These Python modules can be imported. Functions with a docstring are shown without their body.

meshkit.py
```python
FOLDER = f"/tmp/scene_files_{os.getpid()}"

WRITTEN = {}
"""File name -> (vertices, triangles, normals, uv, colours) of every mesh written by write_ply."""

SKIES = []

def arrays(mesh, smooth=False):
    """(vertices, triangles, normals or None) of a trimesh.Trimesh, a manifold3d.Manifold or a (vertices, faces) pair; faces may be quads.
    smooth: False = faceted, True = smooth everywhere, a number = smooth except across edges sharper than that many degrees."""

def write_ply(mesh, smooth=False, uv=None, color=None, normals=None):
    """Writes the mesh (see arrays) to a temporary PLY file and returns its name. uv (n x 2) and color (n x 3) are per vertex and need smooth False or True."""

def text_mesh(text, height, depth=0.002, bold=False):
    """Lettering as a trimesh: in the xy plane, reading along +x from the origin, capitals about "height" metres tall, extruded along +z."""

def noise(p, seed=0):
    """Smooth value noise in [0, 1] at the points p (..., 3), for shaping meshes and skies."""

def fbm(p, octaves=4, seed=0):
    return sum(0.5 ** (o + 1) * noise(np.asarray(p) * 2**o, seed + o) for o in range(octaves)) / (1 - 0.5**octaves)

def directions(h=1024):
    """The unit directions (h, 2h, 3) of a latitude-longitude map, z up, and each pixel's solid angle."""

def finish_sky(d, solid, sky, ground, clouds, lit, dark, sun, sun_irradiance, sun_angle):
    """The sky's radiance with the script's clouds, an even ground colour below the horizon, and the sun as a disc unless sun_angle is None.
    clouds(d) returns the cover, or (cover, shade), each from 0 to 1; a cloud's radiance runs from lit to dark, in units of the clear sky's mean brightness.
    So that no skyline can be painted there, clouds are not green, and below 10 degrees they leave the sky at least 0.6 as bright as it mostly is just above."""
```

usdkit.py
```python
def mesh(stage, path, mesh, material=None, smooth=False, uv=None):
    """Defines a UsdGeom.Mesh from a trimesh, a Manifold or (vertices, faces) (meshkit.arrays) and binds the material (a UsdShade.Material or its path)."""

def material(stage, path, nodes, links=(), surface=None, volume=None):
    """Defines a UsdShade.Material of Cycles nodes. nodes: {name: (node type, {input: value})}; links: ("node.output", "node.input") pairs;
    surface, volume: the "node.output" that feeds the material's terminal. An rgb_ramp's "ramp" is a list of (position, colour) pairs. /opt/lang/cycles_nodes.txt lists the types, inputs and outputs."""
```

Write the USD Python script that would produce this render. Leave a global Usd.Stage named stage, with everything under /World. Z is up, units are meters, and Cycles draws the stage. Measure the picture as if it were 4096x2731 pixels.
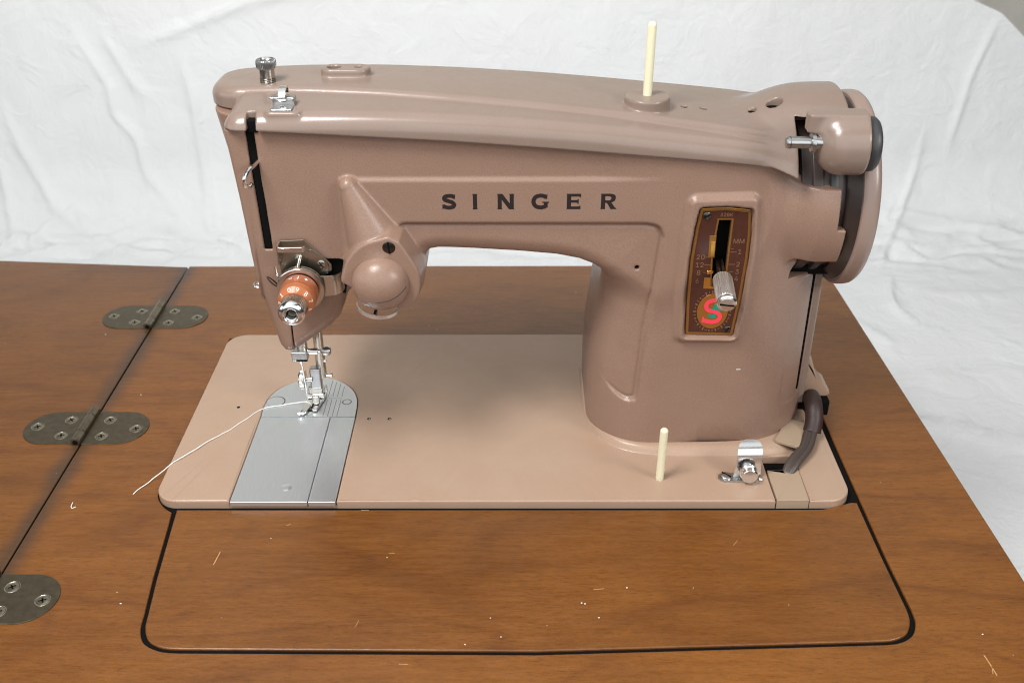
import math, random
import numpy as np
import trimesh, shapely, manifold3d, usdkit, meshkit
from shapely.geometry import Polygon, LineString, Point, box as sbox
from shapely.ops import unary_union
from scipy import ndimage
from pxr import Gf, Sdf, Usd, UsdGeom, UsdLux, UsdShade, Vt

stage = Usd.Stage.CreateInMemory()
UsdGeom.SetStageUpAxis(stage, UsdGeom.Tokens.z)
UsdGeom.SetStageMetersPerUnit(stage, 1.0)
UsdGeom.Xform.Define(stage, '/World')
UsdGeom.Scope.Define(stage, '/World/Looks')
MM = 0.001   # shapes below are written in millimetres: x right, y away, z up, bed corner = origin

# ---------------------------------------------------------------- camera
EXPOSURE = 0.0
PITCH, YAW, ROLL = 0.5321, 0.0067, -0.0044
def rot_axis(a, t):
    c, s = math.cos(t), math.sin(t)
    return np.array({'x': [[1, 0, 0], [0, c, -s], [0, s, c]], 'z': [[c, -s, 0], [s, c, 0], [0, 0, 1]]}[a])
cam = UsdGeom.Camera.Define(stage, '/World/camera')
axes = rot_axis('z', YAW) @ np.stack([[1, 0, 0], [0, 0, 1], [0, -1, 0]], 1) @ rot_axis('x', -PITCH) @ rot_axis('z', ROLL)
m4 = np.eye(4); m4[:3, :3] = axes.T; m4[3, :3] = np.array([192.32, -428.03, 348.75]) * MM
cam.AddTransformOp().Set(Gf.Matrix4d(*m4.ravel().tolist()))
cam.CreateHorizontalApertureAttr(22.3); cam.CreateVerticalApertureAttr(22.3 * 682 / 1024)
cam.CreateFocalLengthAttr(22.68); cam.CreateClippingRangeAttr(Gf.Vec2f(0.01, 50))
cam.CreateFStopAttr(9.0); cam.CreateFocusDistanceAttr(0.55); cam.CreateExposureAttr(EXPOSURE)

# ---------------------------------------------------------------- lamps
def rect_light(name, pos, target, w, h, power, color):
    l = UsdLux.RectLight.Define(stage, '/World/' + name)
    p, t = np.array(pos, float), np.array(target, float)
    z = (p - t) / np.linalg.norm(p - t); x = np.cross([0, 0, 1], z); x = x / np.linalg.norm(x) if np.linalg.norm(x) > 1e-6 else np.array([1., 0, 0])
    m = np.eye(4); m[0, :3], m[1, :3], m[2, :3], m[3, :3] = x, np.cross(z, x), z, p
    l.AddTransformOp().Set(Gf.Matrix4d(*m.ravel().tolist()))
    l.CreateWidthAttr(w); l.CreateHeightAttr(h); l.CreateIntensityAttr(power); l.CreateColorAttr(Gf.Vec3f(*color))
TGT = (0.19, 0.08, 0.08)
rect_light('overhead_lamp', (-0.15, -0.26, 0.85), (0.19, 0.08, 0.05), 0.28, 0.28, 33.5, (1.0, 0.985, 0.96))
rect_light('right_lamp', (0.85, -0.40, 0.55), TGT, 0.25, 0.25, 18.0, (1.0, 0.99, 0.97))
rect_light('front_bounce', (0.1, -1.15, 0.66), (0.19, 0.08, 0.05), 2.6, 1.2, 1.58, (0.98, 0.99, 1.0))
rect_light('left_bounce', (-1.0, -0.25, 0.36), (0.19, 0.09, 0.02), 0.9, 0.45, 1.5, (1.0, 0.985, 0.96))
rect_light('ceiling_bounce', (0.15, 0.10, 2.2), TGT, 2.4, 2.4, 1.0, (0.97, 0.99, 1.0))
rect_light('backdrop_fill', (0.05, 0.30, 0.52), (0.05, 0.74, 0.50), 0.7, 0.15, 6.0, (0.99, 0.99, 1.0))  # unseen fill light added to brighten the upper sheet

# ---------------------------------------------------------------- materials
def mat(name, nodes, links, surface='p.BSDF'):
    return usdkit.material(stage, '/World/Looks/' + name, nodes, links, surface=surface)
def simple(name, color, rough=0.5, metal=0.0, spec=0.5, noise=None, var=0.0, vscale=60.0, coat=0.0, **extra):
    """principled; noise = (scale, bump distance in m); var = colour variation"""
    n = {'p': ('principled_bsdf', dict(base_color=color, roughness=rough, metallic=metal, specular_ior_level=spec, coat_weight=coat, coat_roughness=0.12, **extra)), 'g': ('geometry', {})}
    l = []
    if noise:
        n['bn'] = ('noise_texture', dict(scale=noise[0], detail=3, roughness=0.6)); n['b'] = ('bump', dict(strength=1.0, distance=noise[1]))
        l += [('g.position', 'bn.vector'), ('bn.fac', 'b.height'), ('b.normal', 'p.normal')]
    if var:
        c = np.array(color)
        n['vn'] = ('noise_texture', dict(scale=vscale, detail=4, roughness=0.6))
        n['vr'] = ('rgb_ramp', {'ramp': [(0.3, tuple(c * (1 - var))), (0.7, tuple(np.minimum(c * (1 + var), 1)))]})
        l += [('g.position', 'vn.vector'), ('vn.fac', 'vr.fac'), ('vr.color', 'p.base_color')]
    return mat(name, n, l)

def grain_paint(name, color, rough, bump, fine=1500.0, var=0.06):
    c = np.array(color)
    n = {'g': ('geometry', {}), 'n1': ('noise_texture', dict(scale=fine, detail=2, roughness=0.5)), 'n2': ('noise_texture', dict(scale=45, detail=3)),
         'r1': ('rgb_ramp', {'ramp': [(0.3, tuple(c * (1 - var))), (0.7, tuple(c * (1 + var)))]}),
         'r2': ('rgb_ramp', {'ramp': [(0.35, (0.97, 0.96, 0.94)), (0.65, (1, 1, 1))]}),
         'mx': ('mix_color', dict(blend_type='multiply', fac=1.0)), 'b': ('bump', dict(strength=1.0, distance=bump)),
         'p': ('principled_bsdf', dict(roughness=rough, specular_ior_level=0.5)), 'n3': ('noise_texture', dict(scale=16, detail=6, roughness=0.7, distortion=1.0)), 'rq': ('map_range', dict(from_min=0.3, from_max=0.7, to_min=rough * 0.85, to_max=rough * 1.2))}
    return mat(name, n, [('g.position', 'n3.vector'), ('n3.fac', 'rq.value'), ('rq.result', 'p.roughness'), ('g.position', 'n1.vector'), ('g.position', 'n2.vector'), ('n1.fac', 'r1.fac'), ('n2.fac', 'r2.fac'), ('r1.color', 'mx.a'), ('r2.color', 'mx.b'),
                         ('mx.result', 'p.base_color'), ('n1.fac', 'b.height'), ('b.normal', 'p.normal')])
PAINT = (0.268, 0.170, 0.127)
M = {}
M['casting'] = grain_paint('textured_tan_paint', PAINT, 0.33, 0.00008, var=0.09)
M['cover'] = grain_paint('smooth_tan_paint', (0.243, 0.181, 0.150), 0.23, 0.000012, var=0.03)
M['bed'] = grain_paint('bed_tan_paint', (0.388, 0.266, 0.192), 0.30, 0.00004)
M['wheel'] = simple('mauve_paint', (0.285, 0.205, 0.172), 0.3)
M['wheel_inner'] = simple('shaded_mauve_brown', (0.034, 0.023, 0.019), 0.35)  # darker brown of the inner cone, with its shade mixed into the colour
M['wheel_dark'] = simple('dark_brown_wheel', (0.045, 0.032, 0.028), 0.4)
M['plate_beige'] = simple('beige_plate_paint', (0.36, 0.265, 0.185), 0.45, noise=(900, 0.00003))
M['black'] = simple('black_gap', (0.004, 0.004, 0.004), 0.8, spec=0.1)  # near-black standing for shade in gaps and holes; also for black parts
M['rubber'] = simple('black_rubber', (0.040, 0.040, 0.041), 0.45)
M['chrome'] = simple('chrome', (0.78, 0.78, 0.77), 0.2, metal=1.0, noise=(700, 0.000015))
M['nickel'] = simple('nickel', (0.60, 0.58, 0.53), 0.24, metal=1.0)
M['steel'] = simple('dull_steel', (0.46, 0.46, 0.46), 0.3, metal=1.0, var=0.1, vscale=400)
M['aluminium'] = simple('bright_knurled_steel', (0.82, 0.82, 0.81), 0.36, metal=1.0)
M['dark_screw'] = simple('dark_screw_steel', (0.10, 0.095, 0.085), 0.3, metal=1.0)
M['hinge'] = simple('bronzed_hinge', (0.120, 0.100, 0.068), 0.36, metal=0.8, var=0.2, vscale=260, noise=(900, 0.00002))
M['steel_worn'] = simple('worn_screw_metal', (0.30, 0.27, 0.20), 0.26, metal=0.9, var=0.2, vscale=500)
M['bracket'] = simple('dark_nickel_bracket', (0.36, 0.335, 0.275), 0.3, metal=1.0)
M['knuckle'] = simple('worn_bronze_knuckle', (0.22, 0.19, 0.14), 0.27, metal=1.0, var=0.2, vscale=400)
M['orange'] = simple('orange_plastic', (0.32, 0.094, 0.038), 0.34)
M['orange_light'] = simple('light_orange_plastic', (0.39, 0.125, 0.046), 0.34)
M['white_ink'] = simple('white_ink', (0.80, 0.78, 0.74), 0.5)
M['ink'] = simple('brown_black_ink', (0.016, 0.011, 0.010), 0.45)
M['ivory'] = simple('ivory_nylon', (0.78, 0.73, 0.50), 0.28, subsurface_weight=0.2, subsurface_scale=0.002, subsurface_radius=(1, 0.8, 0.5))
M['plate_brown'] = simple('brown_indicator', (0.062, 0.021, 0.014), 0.22, var=0.12, vscale=500)
M['gold'] = simple('gold_edge', (0.40, 0.20, 0.055), 0.32, metal=0.75)
M['brass'] = simple('bright_brass', (0.85, 0.48, 0.11), 0.3, metal=1.0)
M['gold_print'] = simple('gold_print', (0.190, 0.098, 0.052), 0.45)
M['medal'] = simple('gold_medallion', (0.30, 0.115, 0.022), 0.3, metal=0.3)
M['red'] = simple('coral_red', (0.80, 0.055, 0.085), 0.35)
M['green'] = simple('teal_green', (0.015, 0.235, 0.155), 0.35)
M['sleeve'] = simple('brown_sleeve', (0.034, 0.017, 0.015), 0.5, noise=(300, 0.0002))
M['wire'] = simple('grey_brown_wire', (0.062, 0.046, 0.040), 0.42)
M['thread'] = simple('white_thread', (0.85, 0.85, 0.83), 0.7)
M['scratch'] = simple('bare_wood_scratch', (0.50, 0.29, 0.12), 0.7)
M['wall'] = simple('grey_wall', (0.70, 0.68, 0.61), 0.9, var=0.12, vscale=14)

# needle plate: satin steel with fine brushing across
M['bright_trim'] = simple('bright_trim_metal', (0.80, 0.81, 0.82), 0.3, metal=0.88)
M['satin'] = mat('satin_steel', {
    'g': ('geometry', {}), 'mp': ('mapping', dict(scale=(4000, 120, 1))), 'n': ('noise_texture', dict(scale=1, detail=3)),
    'b': ('bump', dict(strength=0.35, distance=0.00002)), 'r': ('rgb_ramp', {'ramp': [(0.3, (0.60, 0.625, 0.65)), (0.7, (0.68, 0.705, 0.73))]}),
    'p': ('principled_bsdf', dict(metallic=0.85, roughness=0.34, anisotropic=0.3))},
    [('g.position', 'mp.vector'), ('mp.vector', 'n.vector'), ('n.fac', 'b.height'), ('n.fac', 'r.fac'), ('r.color', 'p.base_color'), ('b.normal', 'p.normal')])

def wood(name, shift, dark=1.0, turn=0.0, seam=None):
    A = np.array([0.154, 0.0530, 0.0075]) * dark; B = np.array([0.230, 0.0840, 0.0125]) * dark
    n = {'g': ('geometry', {}), 'rot': ('mapping', dict(location=shift, rotation=(0, 0, turn))),
         'm1': ('mapping', dict(scale=(9, 20, 20))), 'm2': ('mapping', dict(scale=(230, 2200, 2200))), 'm3': ('mapping', dict(scale=(3.0, 6.0, 6))), 'm4': ('mapping', dict(scale=(45, 420, 420))),
         'n1': ('noise_texture', dict(scale=1, detail=5, roughness=0.62, distortion=1.6)), 'n2': ('noise_texture', dict(scale=1, detail=2, roughness=0.6)),
         'n3': ('noise_texture', dict(scale=1, detail=3, distortion=0.8)), 'n4': ('noise_texture', dict(scale=1, detail=3, roughness=0.7)), 'n5': ('noise_texture', dict(scale=1700, detail=2)),
         'nw': ('noise_texture', dict(scale=1, detail=2, roughness=0.45, distortion=0.5)), 'mw': ('mapping', dict(scale=(2.6, 11, 11))),
         'k': ('math', dict(math_type='multiply', value2=7.0)), 'fr': ('math', dict(math_type='pingpong', value2=0.5)),
         'r1': ('rgb_ramp', {'ramp': [(0.28, tuple(A * 0.98)), (0.5, tuple((A + B) / 2)), (0.72, tuple(B * .97))]}),
         'r2': ('rgb_ramp', {'ramp': [(0.30, (0.60, 0.55, 0.50)), (0.45, (0.98, 0.98, 0.98)), (0.75, (1.12, 1.12, 1.12))]}),
         'r3': ('rgb_ramp', {'ramp': [(0.3, (0.89, 0.86, 0.83)), (0.7, (1.04, 1.03, 1.02))]}),
         'r4': ('rgb_ramp', {'ramp': [(0.3, (0.84, 0.82, 0.80)), (0.62, (1.03, 1.03, 1.03))]}),
         'r5': ('rgb_ramp', {'ramp': [(0.3, (0.84, 0.84, 0.84)), (0.7, (1.12, 1.12, 1.12))]}),
         'rw': ('rgb_ramp', {'ramp': [(0.0, (0.70, 0.63, 0.57)), (0.035, (0.80, 0.75, 0.71)), (0.10, (0.97, 0.96, 0.95)), (0.25, (1, 1, 1)), (1.0, (1, 1, 1))]}),
         'x1': ('mix_color', dict(blend_type='multiply', fac=0.9)), 'x2': ('mix_color', dict(blend_type='multiply', fac=1.0)), 'x3': ('mix_color', dict(blend_type='multiply', fac=0.8)), 'x4': ('mix_color', dict(blend_type='multiply', fac=0.55)), 'x5': ('mix_color', dict(blend_type='multiply', fac=1.0)),
         'rr': ('map_range', dict(from_min=0.3, from_max=0.7, to_min=0.28, to_max=0.40)),
         'b': ('bump', dict(strength=0.6, distance=0.00005)),
         'p': ('principled_bsdf', dict(specular_ior_level=0.65))}
    l = [('g.position', 'rot.vector')]
    for a, b in (('m1', 'n1'), ('m2', 'n2'), ('m3', 'n3'), ('m4', 'n4'), ('mw', 'nw')):
        l += [('rot.vector', a + '.vector'), (a + '.vector', b + '.vector')]
    l += [('rot.vector', 'n5.vector'), ('n1.fac', 'r1.fac'), ('n2.fac', 'r2.fac'), ('n3.fac', 'r3.fac'), ('n4.fac', 'r4.fac'), ('n5.fac', 'r5.fac'), ('nw.fac', 'k.value1'), ('k.value', 'fr.value1'), ('fr.value', 'rw.fac'),
          ('r1.color', 'x1.a'), ('r2.color', 'x1.b'), ('x1.result', 'x2.a'), ('r3.color', 'x2.b'), ('x2.result', 'x3.a'), ('r4.color', 'x3.b'), ('x3.result', 'x4.a'), ('rw.color', 'x4.b'), ('x4.result', 'x5.a'), ('r5.color', 'x5.b'),
          ('x5.result', 'p.base_color'), ('n4.fac', 'rr.value'), ('rr.result', 'p.roughness'), ('n2.fac', 'b.height'), ('b.normal', 'p.normal')]
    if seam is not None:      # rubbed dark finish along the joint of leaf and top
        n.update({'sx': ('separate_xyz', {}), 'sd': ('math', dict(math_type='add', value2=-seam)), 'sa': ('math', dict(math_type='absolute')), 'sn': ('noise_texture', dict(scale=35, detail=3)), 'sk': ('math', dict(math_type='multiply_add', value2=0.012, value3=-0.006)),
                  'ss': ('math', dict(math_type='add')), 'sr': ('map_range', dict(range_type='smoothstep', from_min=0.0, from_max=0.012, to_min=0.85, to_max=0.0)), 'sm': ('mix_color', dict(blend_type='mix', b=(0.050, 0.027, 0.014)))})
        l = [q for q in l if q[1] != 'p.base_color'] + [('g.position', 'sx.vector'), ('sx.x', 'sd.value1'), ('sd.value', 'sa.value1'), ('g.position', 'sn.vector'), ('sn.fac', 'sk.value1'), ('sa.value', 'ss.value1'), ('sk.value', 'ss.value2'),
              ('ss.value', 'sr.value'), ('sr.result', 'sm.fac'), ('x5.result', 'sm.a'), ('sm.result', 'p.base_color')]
    return mat(name, n, l)
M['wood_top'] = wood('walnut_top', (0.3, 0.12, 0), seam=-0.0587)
M['wood_flap'] = wood('walnut_flap', (1.7, 0.63, 0), dark=0.93)
M['wood_leaf'] = wood('dimmed_walnut_leaf', (3.1, 1.27, 0), dark=0.80, seam=-0.0587)  # leaf colour lowered to carry the light falling off towards the left

M['sheet'] = mat('white_cotton', {
    'g': ('geometry', {}), 'n': ('noise_texture', dict(scale=26, detail=5, roughness=0.6, distortion=0.6)), 'n2': ('noise_texture', dict(scale=2500, detail=1)),
    'v': ('noise_texture', dict(scale=5, detail=3)), 'r': ('rgb_ramp', {'ramp': [(0.3, (0.69, 0.70, 0.70)), (0.7, (0.72, 0.735, 0.74))]}),
    'b': ('bump', dict(strength=0.6, distance=0.006)), 'b2': ('bump', dict(strength=0.3, distance=0.0001)),
    'p': ('principled_bsdf', dict(roughness=0.9, specular_ior_level=0.15))},
    [('g.position', 'n.vector'), ('g.position', 'n2.vector'), ('g.position', 'v.vector'), ('v.fac', 'r.fac'), ('r.color', 'p.base_color'), ('n.fac', 'b.height'),
     ('n2.fac', 'b2.height'), ('b.normal', 'b2.normal'), ('b2.normal', 'p.normal')])

# ---------------------------------------------------------------- prim helpers
USED = {}
def numbered(parent, name):
    k = (parent, name); USED[k] = USED.get(k, 0) + 1
    return name if USED[k] == 1 else f'{name}_{USED[k] - 1:03d}'
ORIGIN = {}
def tag(prim, **kv):
    p = prim.GetPrim() if hasattr(prim, 'GetPrim') else stage.GetPrimAtPath(prim)
    for k, v in kv.items(): p.SetCustomDataByKey(k, v)
def thing(name, origin, label, category, group=None):
    path = '/World/' + numbered('/World', name)
    x = UsdGeom.Xform.Define(stage, path); x.AddTranslateOp().Set(Gf.Vec3d(*[float(c) * MM for c in origin]))
    ORIGIN[path] = np.array(origin, float)
    tag(x, label=label, category=category)
    if group: tag(x, group=group)
    return path
def root_origin(path):
    return ORIGIN.get('/'.join(path.split('/')[:3]), np.zeros(3))
def put(name, mesh, material, parent='/World', smooth=35, label=None, normals=None, **kv):
    """one Mesh prim from shapes given in millimetres"""
    if isinstance(mesh, (list,)): mesh = join(mesh)
    path = parent + '/' + numbered(parent, name)
    v, f, n = meshkit.arrays(mesh, smooth) if normals is None else (*meshkit.arrays(mesh)[:2], normals)
    v = (v - root_origin(path)) * MM
    m = UsdGeom.Mesh.Define(stage, path)
    m.CreatePointsAttr(Vt.Vec3fArray.FromNumpy(v.astype(np.float32)))
    m.CreateFaceVertexCountsAttr(Vt.IntArray.FromNumpy(np.full(len(f), 3, np.int32)))
    m.CreateFaceVertexIndicesAttr(Vt.IntArray.FromNumpy(f.astype(np.int32).ravel()))
    m.CreateSubdivisionSchemeAttr('none')
    if n is not None:
        m.CreateNormalsAttr(Vt.Vec3fArray.FromNumpy(np.asarray(n, np.float32))); m.SetNormalsInterpolation('vertex')
    UsdShade.MaterialBindingAPI.Apply(m.GetPrim()).Bind(M[material])
    if label: tag(m, label=label)
    if kv: tag(m, **kv)
    return path

def join(parts):
    vs, fs, n = [], [], 0
    for p in parts:
        v, f, _ = meshkit.arrays(p); vs.append(v); fs.append(f + n); n += len(v)
    return trimesh.Trimesh(np.vstack(vs), np.vstack(fs), process=False)
def move(mesh, t=(0, 0, 0), R=None):
    v, f, _ = meshkit.arrays(mesh)
    if R is not None: v = v @ np.asarray(R).T
    return trimesh.Trimesh(v + np.asarray(t, float), f, process=False)
def frame(z, x=None):
    """columns x, y, z of a frame whose z axis is given"""
    z = np.array(z, float); z /= np.linalg.norm(z)
    a = np.array([1., 0, 0]) if x is None else np.array(x, float)
    if abs(a @ z) > 0.95: a = np.array([0., 1, 0])
    x = a - z * (a @ z); x /= np.linalg.norm(x)
    return np.stack([x, np.cross(z, x), z], 1)
FRONT = np.array([[1, 0, 0], [0, 0, -1], [0, 1, 0]], float)      # local (u, v, w) -> x = u, z = v, y = -w: a plate facing the viewer
def ring_pts(poly, step=None):
    c = np.array(poly.exterior.coords)[:-1] if isinstance(poly, Polygon) else np.asarray(poly, float)
    if step:
        ls = LineString(np.vstack([c, c[:1]])); n = max(8, int(ls.length / step))
        c = np.array([ls.interpolate(i / n, normalized=True).coords[0] for i in range(n)])
    if Polygon(c).exterior.is_ccw is False: c = c[::-1]
    return c
def offset_ring(c, d):
    e = np.roll(c, -1, 0) - c; e /= np.maximum(np.linalg.norm(e, axis=1, keepdims=True), 1e-9)
    n = np.stack([e[:, 1], -e[:, 0]], 1)
    a = n + np.roll(n, 1, 0); a /= np.maximum((a * a).sum(1, keepdims=True) / 2, 0.35)
    return c - a * d
def slab(poly, z0, z1, bevel=0.0, seg=3, holes=()):
    """a plate with a rounded upper edge; poly in the local xy plane"""
    rings, tops, bots, V, F = [], [], [], [], []
    def wall(c, inward):
        base = len(np.vstack(V)) if V else 0
        prof = [(0, z0)] + ([(bevel * (1 - math.cos(t)), z1 - bevel + bevel * math.sin(t)) for t in np.linspace(0, math.pi / 2, seg + 1)] if bevel else [(0, z1)])
        n = len(c); i = np.arange(n); j = (i + 1) % n
        for d, z in prof:
            V.append(np.column_stack([offset_ring(c, d if inward else -d) if d else c, np.full(n, z)]))
        for k in range(len(prof) - 1):
            a, b = base + k * n, base + (k + 1) * n
            q = np.stack([a + i, a + j, b + j, b + i], 1)
            if not inward: q = q[:, ::-1]
            F.append(q[:, [0, 1, 2]]); F.append(q[:, [0, 2, 3]])
        bots.append(base); tops.append(base + (len(prof) - 1) * n); rings.append(n)
    wall(ring_pts(poly), True)
    for h in holes: wall(ring_pts(h), False)
    Va = np.vstack(V)
    import mapbox_earcut as earcut
    for starts, flip in ((tops, False), (bots, True)):
        pts = np.vstack([Va[s:s + n] for s, n in zip(starts, rings)]); ends = np.cumsum(rings)
        tri = np.asarray(earcut.triangulate_float64(np.ascontiguousarray(pts[:, :2]), ends.astype(np.uint32))).reshape(-1, 3).astype(int)
        idx = np.concatenate([np.arange(s, s + n) for s, n in zip(starts, rings)])
        a = pts[tri]; cr = np.cross(a[:, 1, :2] - a[:, 0, :2], a[:, 2, :2] - a[:, 0, :2])
        tri[cr < 0] = tri[cr < 0][:, ::-1]
        F.append(idx[tri[:, ::-1] if flip else tri])
    return trimesh.Trimesh(Va, np.vstack(F), process=False)
def front_slab(poly, y, thick, bevel=0.0, seg=3, holes=()):
    """plate facing the viewer: its front face at y, poly in x, z"""
    return move(slab(poly, 0, thick, bevel, seg, holes), (0, y + thick, 0), FRONT)
def rrect(x0, y0, x1, y1, r, q=6):
    return sbox(x0 + r, y0 + r, x1 - r, y1 - r).buffer(r, quad_segs=q)
def round_poly(pts, r, q=6):
    p = Polygon(pts); return p.buffer(-r, join_style='mitre').buffer(r, quad_segs=q)
def spline(pts, n=12, closed=False):
    p = np.array(pts, float); out = []
    m = len(p); rng = range(m) if closed else range(m - 1)
    for i in rng:
        a, b, c, d = (p[(i - 1) % m], p[i], p[(i + 1) % m], p[(i + 2) % m]) if closed else (p[max(i - 1, 0)], p[i], p[i + 1], p[min(i + 2, m - 1)])
        t = np.linspace(0, 1, n, endpoint=False)[:, None]
        out.append(0.5 * (2 * b + (c - a) * t + (2 * a - 5 * b + 4 * c - d) * t ** 2 + (3 * b - a - 3 * c + d) * t ** 3))
    if not closed: out.append(p[-1:])
    return np.vstack(out)
def revolve(profile, base, axis, n=48, knurl=None):
    """profile: (radius, height) pairs; knurl = (teeth, depth, r_min) grooves every radius above r_min"""
    pr = np.array(profile, float); N = n if not knurl else knurl[0] * 4
    t = np.arange(N) / N * 2 * np.pi; k = np.ones(N)
    V = []
    for r, h in pr:
        rr = np.full(N, r)
        if knurl and r >= knurl[2]: rr = rr - knurl[1] * (0.5 - 0.5 * np.cos(t * knurl[0]))
        V.append(np.column_stack([rr * np.cos(t), rr * np.sin(t), np.full(N, h)]))
    i = np.arange(N); j = (i + 1) % N; F = []
    for q in range(len(pr) - 1):
        a, b = q * N, (q + 1) * N
        F += [np.stack([a + i, a + j, b + j], 1), np.stack([a + i, b + j, b + i], 1)]
    V = np.vstack(V)
    return move(trimesh.Trimesh(V, np.vstack(F), process=False), base, frame(axis))
def cyl(p0, p1, r, bev=0.25, n=40, r1=None):
    p0, p1 = np.array(p0, float), np.array(p1, float); h = np.linalg.norm(p1 - p0); r1 = r if r1 is None else r1
    b = min(bev, r * .45, h * .4)
    return revolve([(0.001, 0), (r - b, 0), (r - b * .3, b * .3), (r, b), (r1, h - b), (r1 - b * .3, h - b * .3), (r1 - b, h), (0.001, h)], p0, p1 - p0, n)
def tube(path, r, n=10, caps=True, flat=1.0):
    p = np.asarray(path, float); m = len(p); r = np.broadcast_to(r, m)
    t = np.gradient(p, axis=0); t /= np.linalg.norm(t, axis=1, keepdims=True)
    u = frame(t[0])[:, 0]; V = []
    a = np.arange(n) / n * 2 * np.pi
    for i in range(m):
        u = u - t[i] * (u @ t[i]); u /= np.linalg.norm(u); w = np.cross(t[i], u)
        V.append(p[i] + r[i] * (np.cos(a)[:, None] * u + flat * np.sin(a)[:, None] * w))
    F = []; i = np.arange(n); j = (i + 1) % n
    for k in range(m - 1):
        F += [np.stack([k * n + i, k * n + j, (k + 1) * n + j], 1), np.stack([k * n + i, (k + 1) * n + j, (k + 1) * n + i], 1)]
    V = np.vstack(V)
    if caps:
        V = np.vstack([V, p[0], p[-1]]); c = len(V)
        F += [np.stack([j, i, np.full(n, c - 2)], 1), np.stack([(m - 1) * n + i, (m - 1) * n + j, np.full(n, c - 1)], 1)]
    return trimesh.Trimesh(V, np.vstack(F), process=False)
def rbox(c, s, r=0.4):
    """box with rounded edges: centre, full sizes"""
    c, s = np.array(c, float), np.array(s, float) / 2 - r
    pts = [manifold3d.Manifold.sphere(r, 12).translate([c[0] + a * s[0], c[1] + b * s[1], c[2] + d * s[2]]) for a in (-1, 1) for b in (-1, 1) for d in (-1, 1)]
    return manifold3d.Manifold.batch_hull(pts)
def strip(path, width_dir, w, th):
    """flat band swept along a path; width along width_dir"""
    p = np.asarray(path, float); t = np.gradient(p, axis=0); t /= np.linalg.norm(t, axis=1, keepdims=True)
    wd = np.array(width_dir, float); nn = np.cross(t, wd); nn /= np.linalg.norm(nn, axis=1, keepdims=True)
    w = np.broadcast_to(w, len(p))[:, None] / 2
    V = np.stack([p - wd * w - nn * th / 2, p + wd * w - nn * th / 2, p + wd * w + nn * th / 2, p - wd * w + nn * th / 2], 1).reshape(-1, 3)
    F = []
    for k in range(len(p) - 1):
        for a in range(4):
            b = (a + 1) % 4; i, j = k * 4, k * 4 + 4
            F += [[i + a, i + b, j + b], [i + a, j + b, j + a]]
    e = (len(p) - 1) * 4
    F += [[0, 2, 1], [0, 3, 2], [e, e + 1, e + 2], [e, e + 2, e + 3]]
    m = trimesh.Trimesh(V, np.array(F), process=False)
    if m.volume < 0: m.invert()
    return m
def text(s, h, pos, depth=0.15, R=FRONT, bold=False, center=True):
    m = meshkit.text_mesh(s, h, depth, bold); v = np.array(m.vertices)
    if center: v[:, 0] -= (v[:, 0].min() + v[:, 0].max()) / 2; v[:, 1] -= h / 2
    return move((v, m.faces), pos, R)

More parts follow.
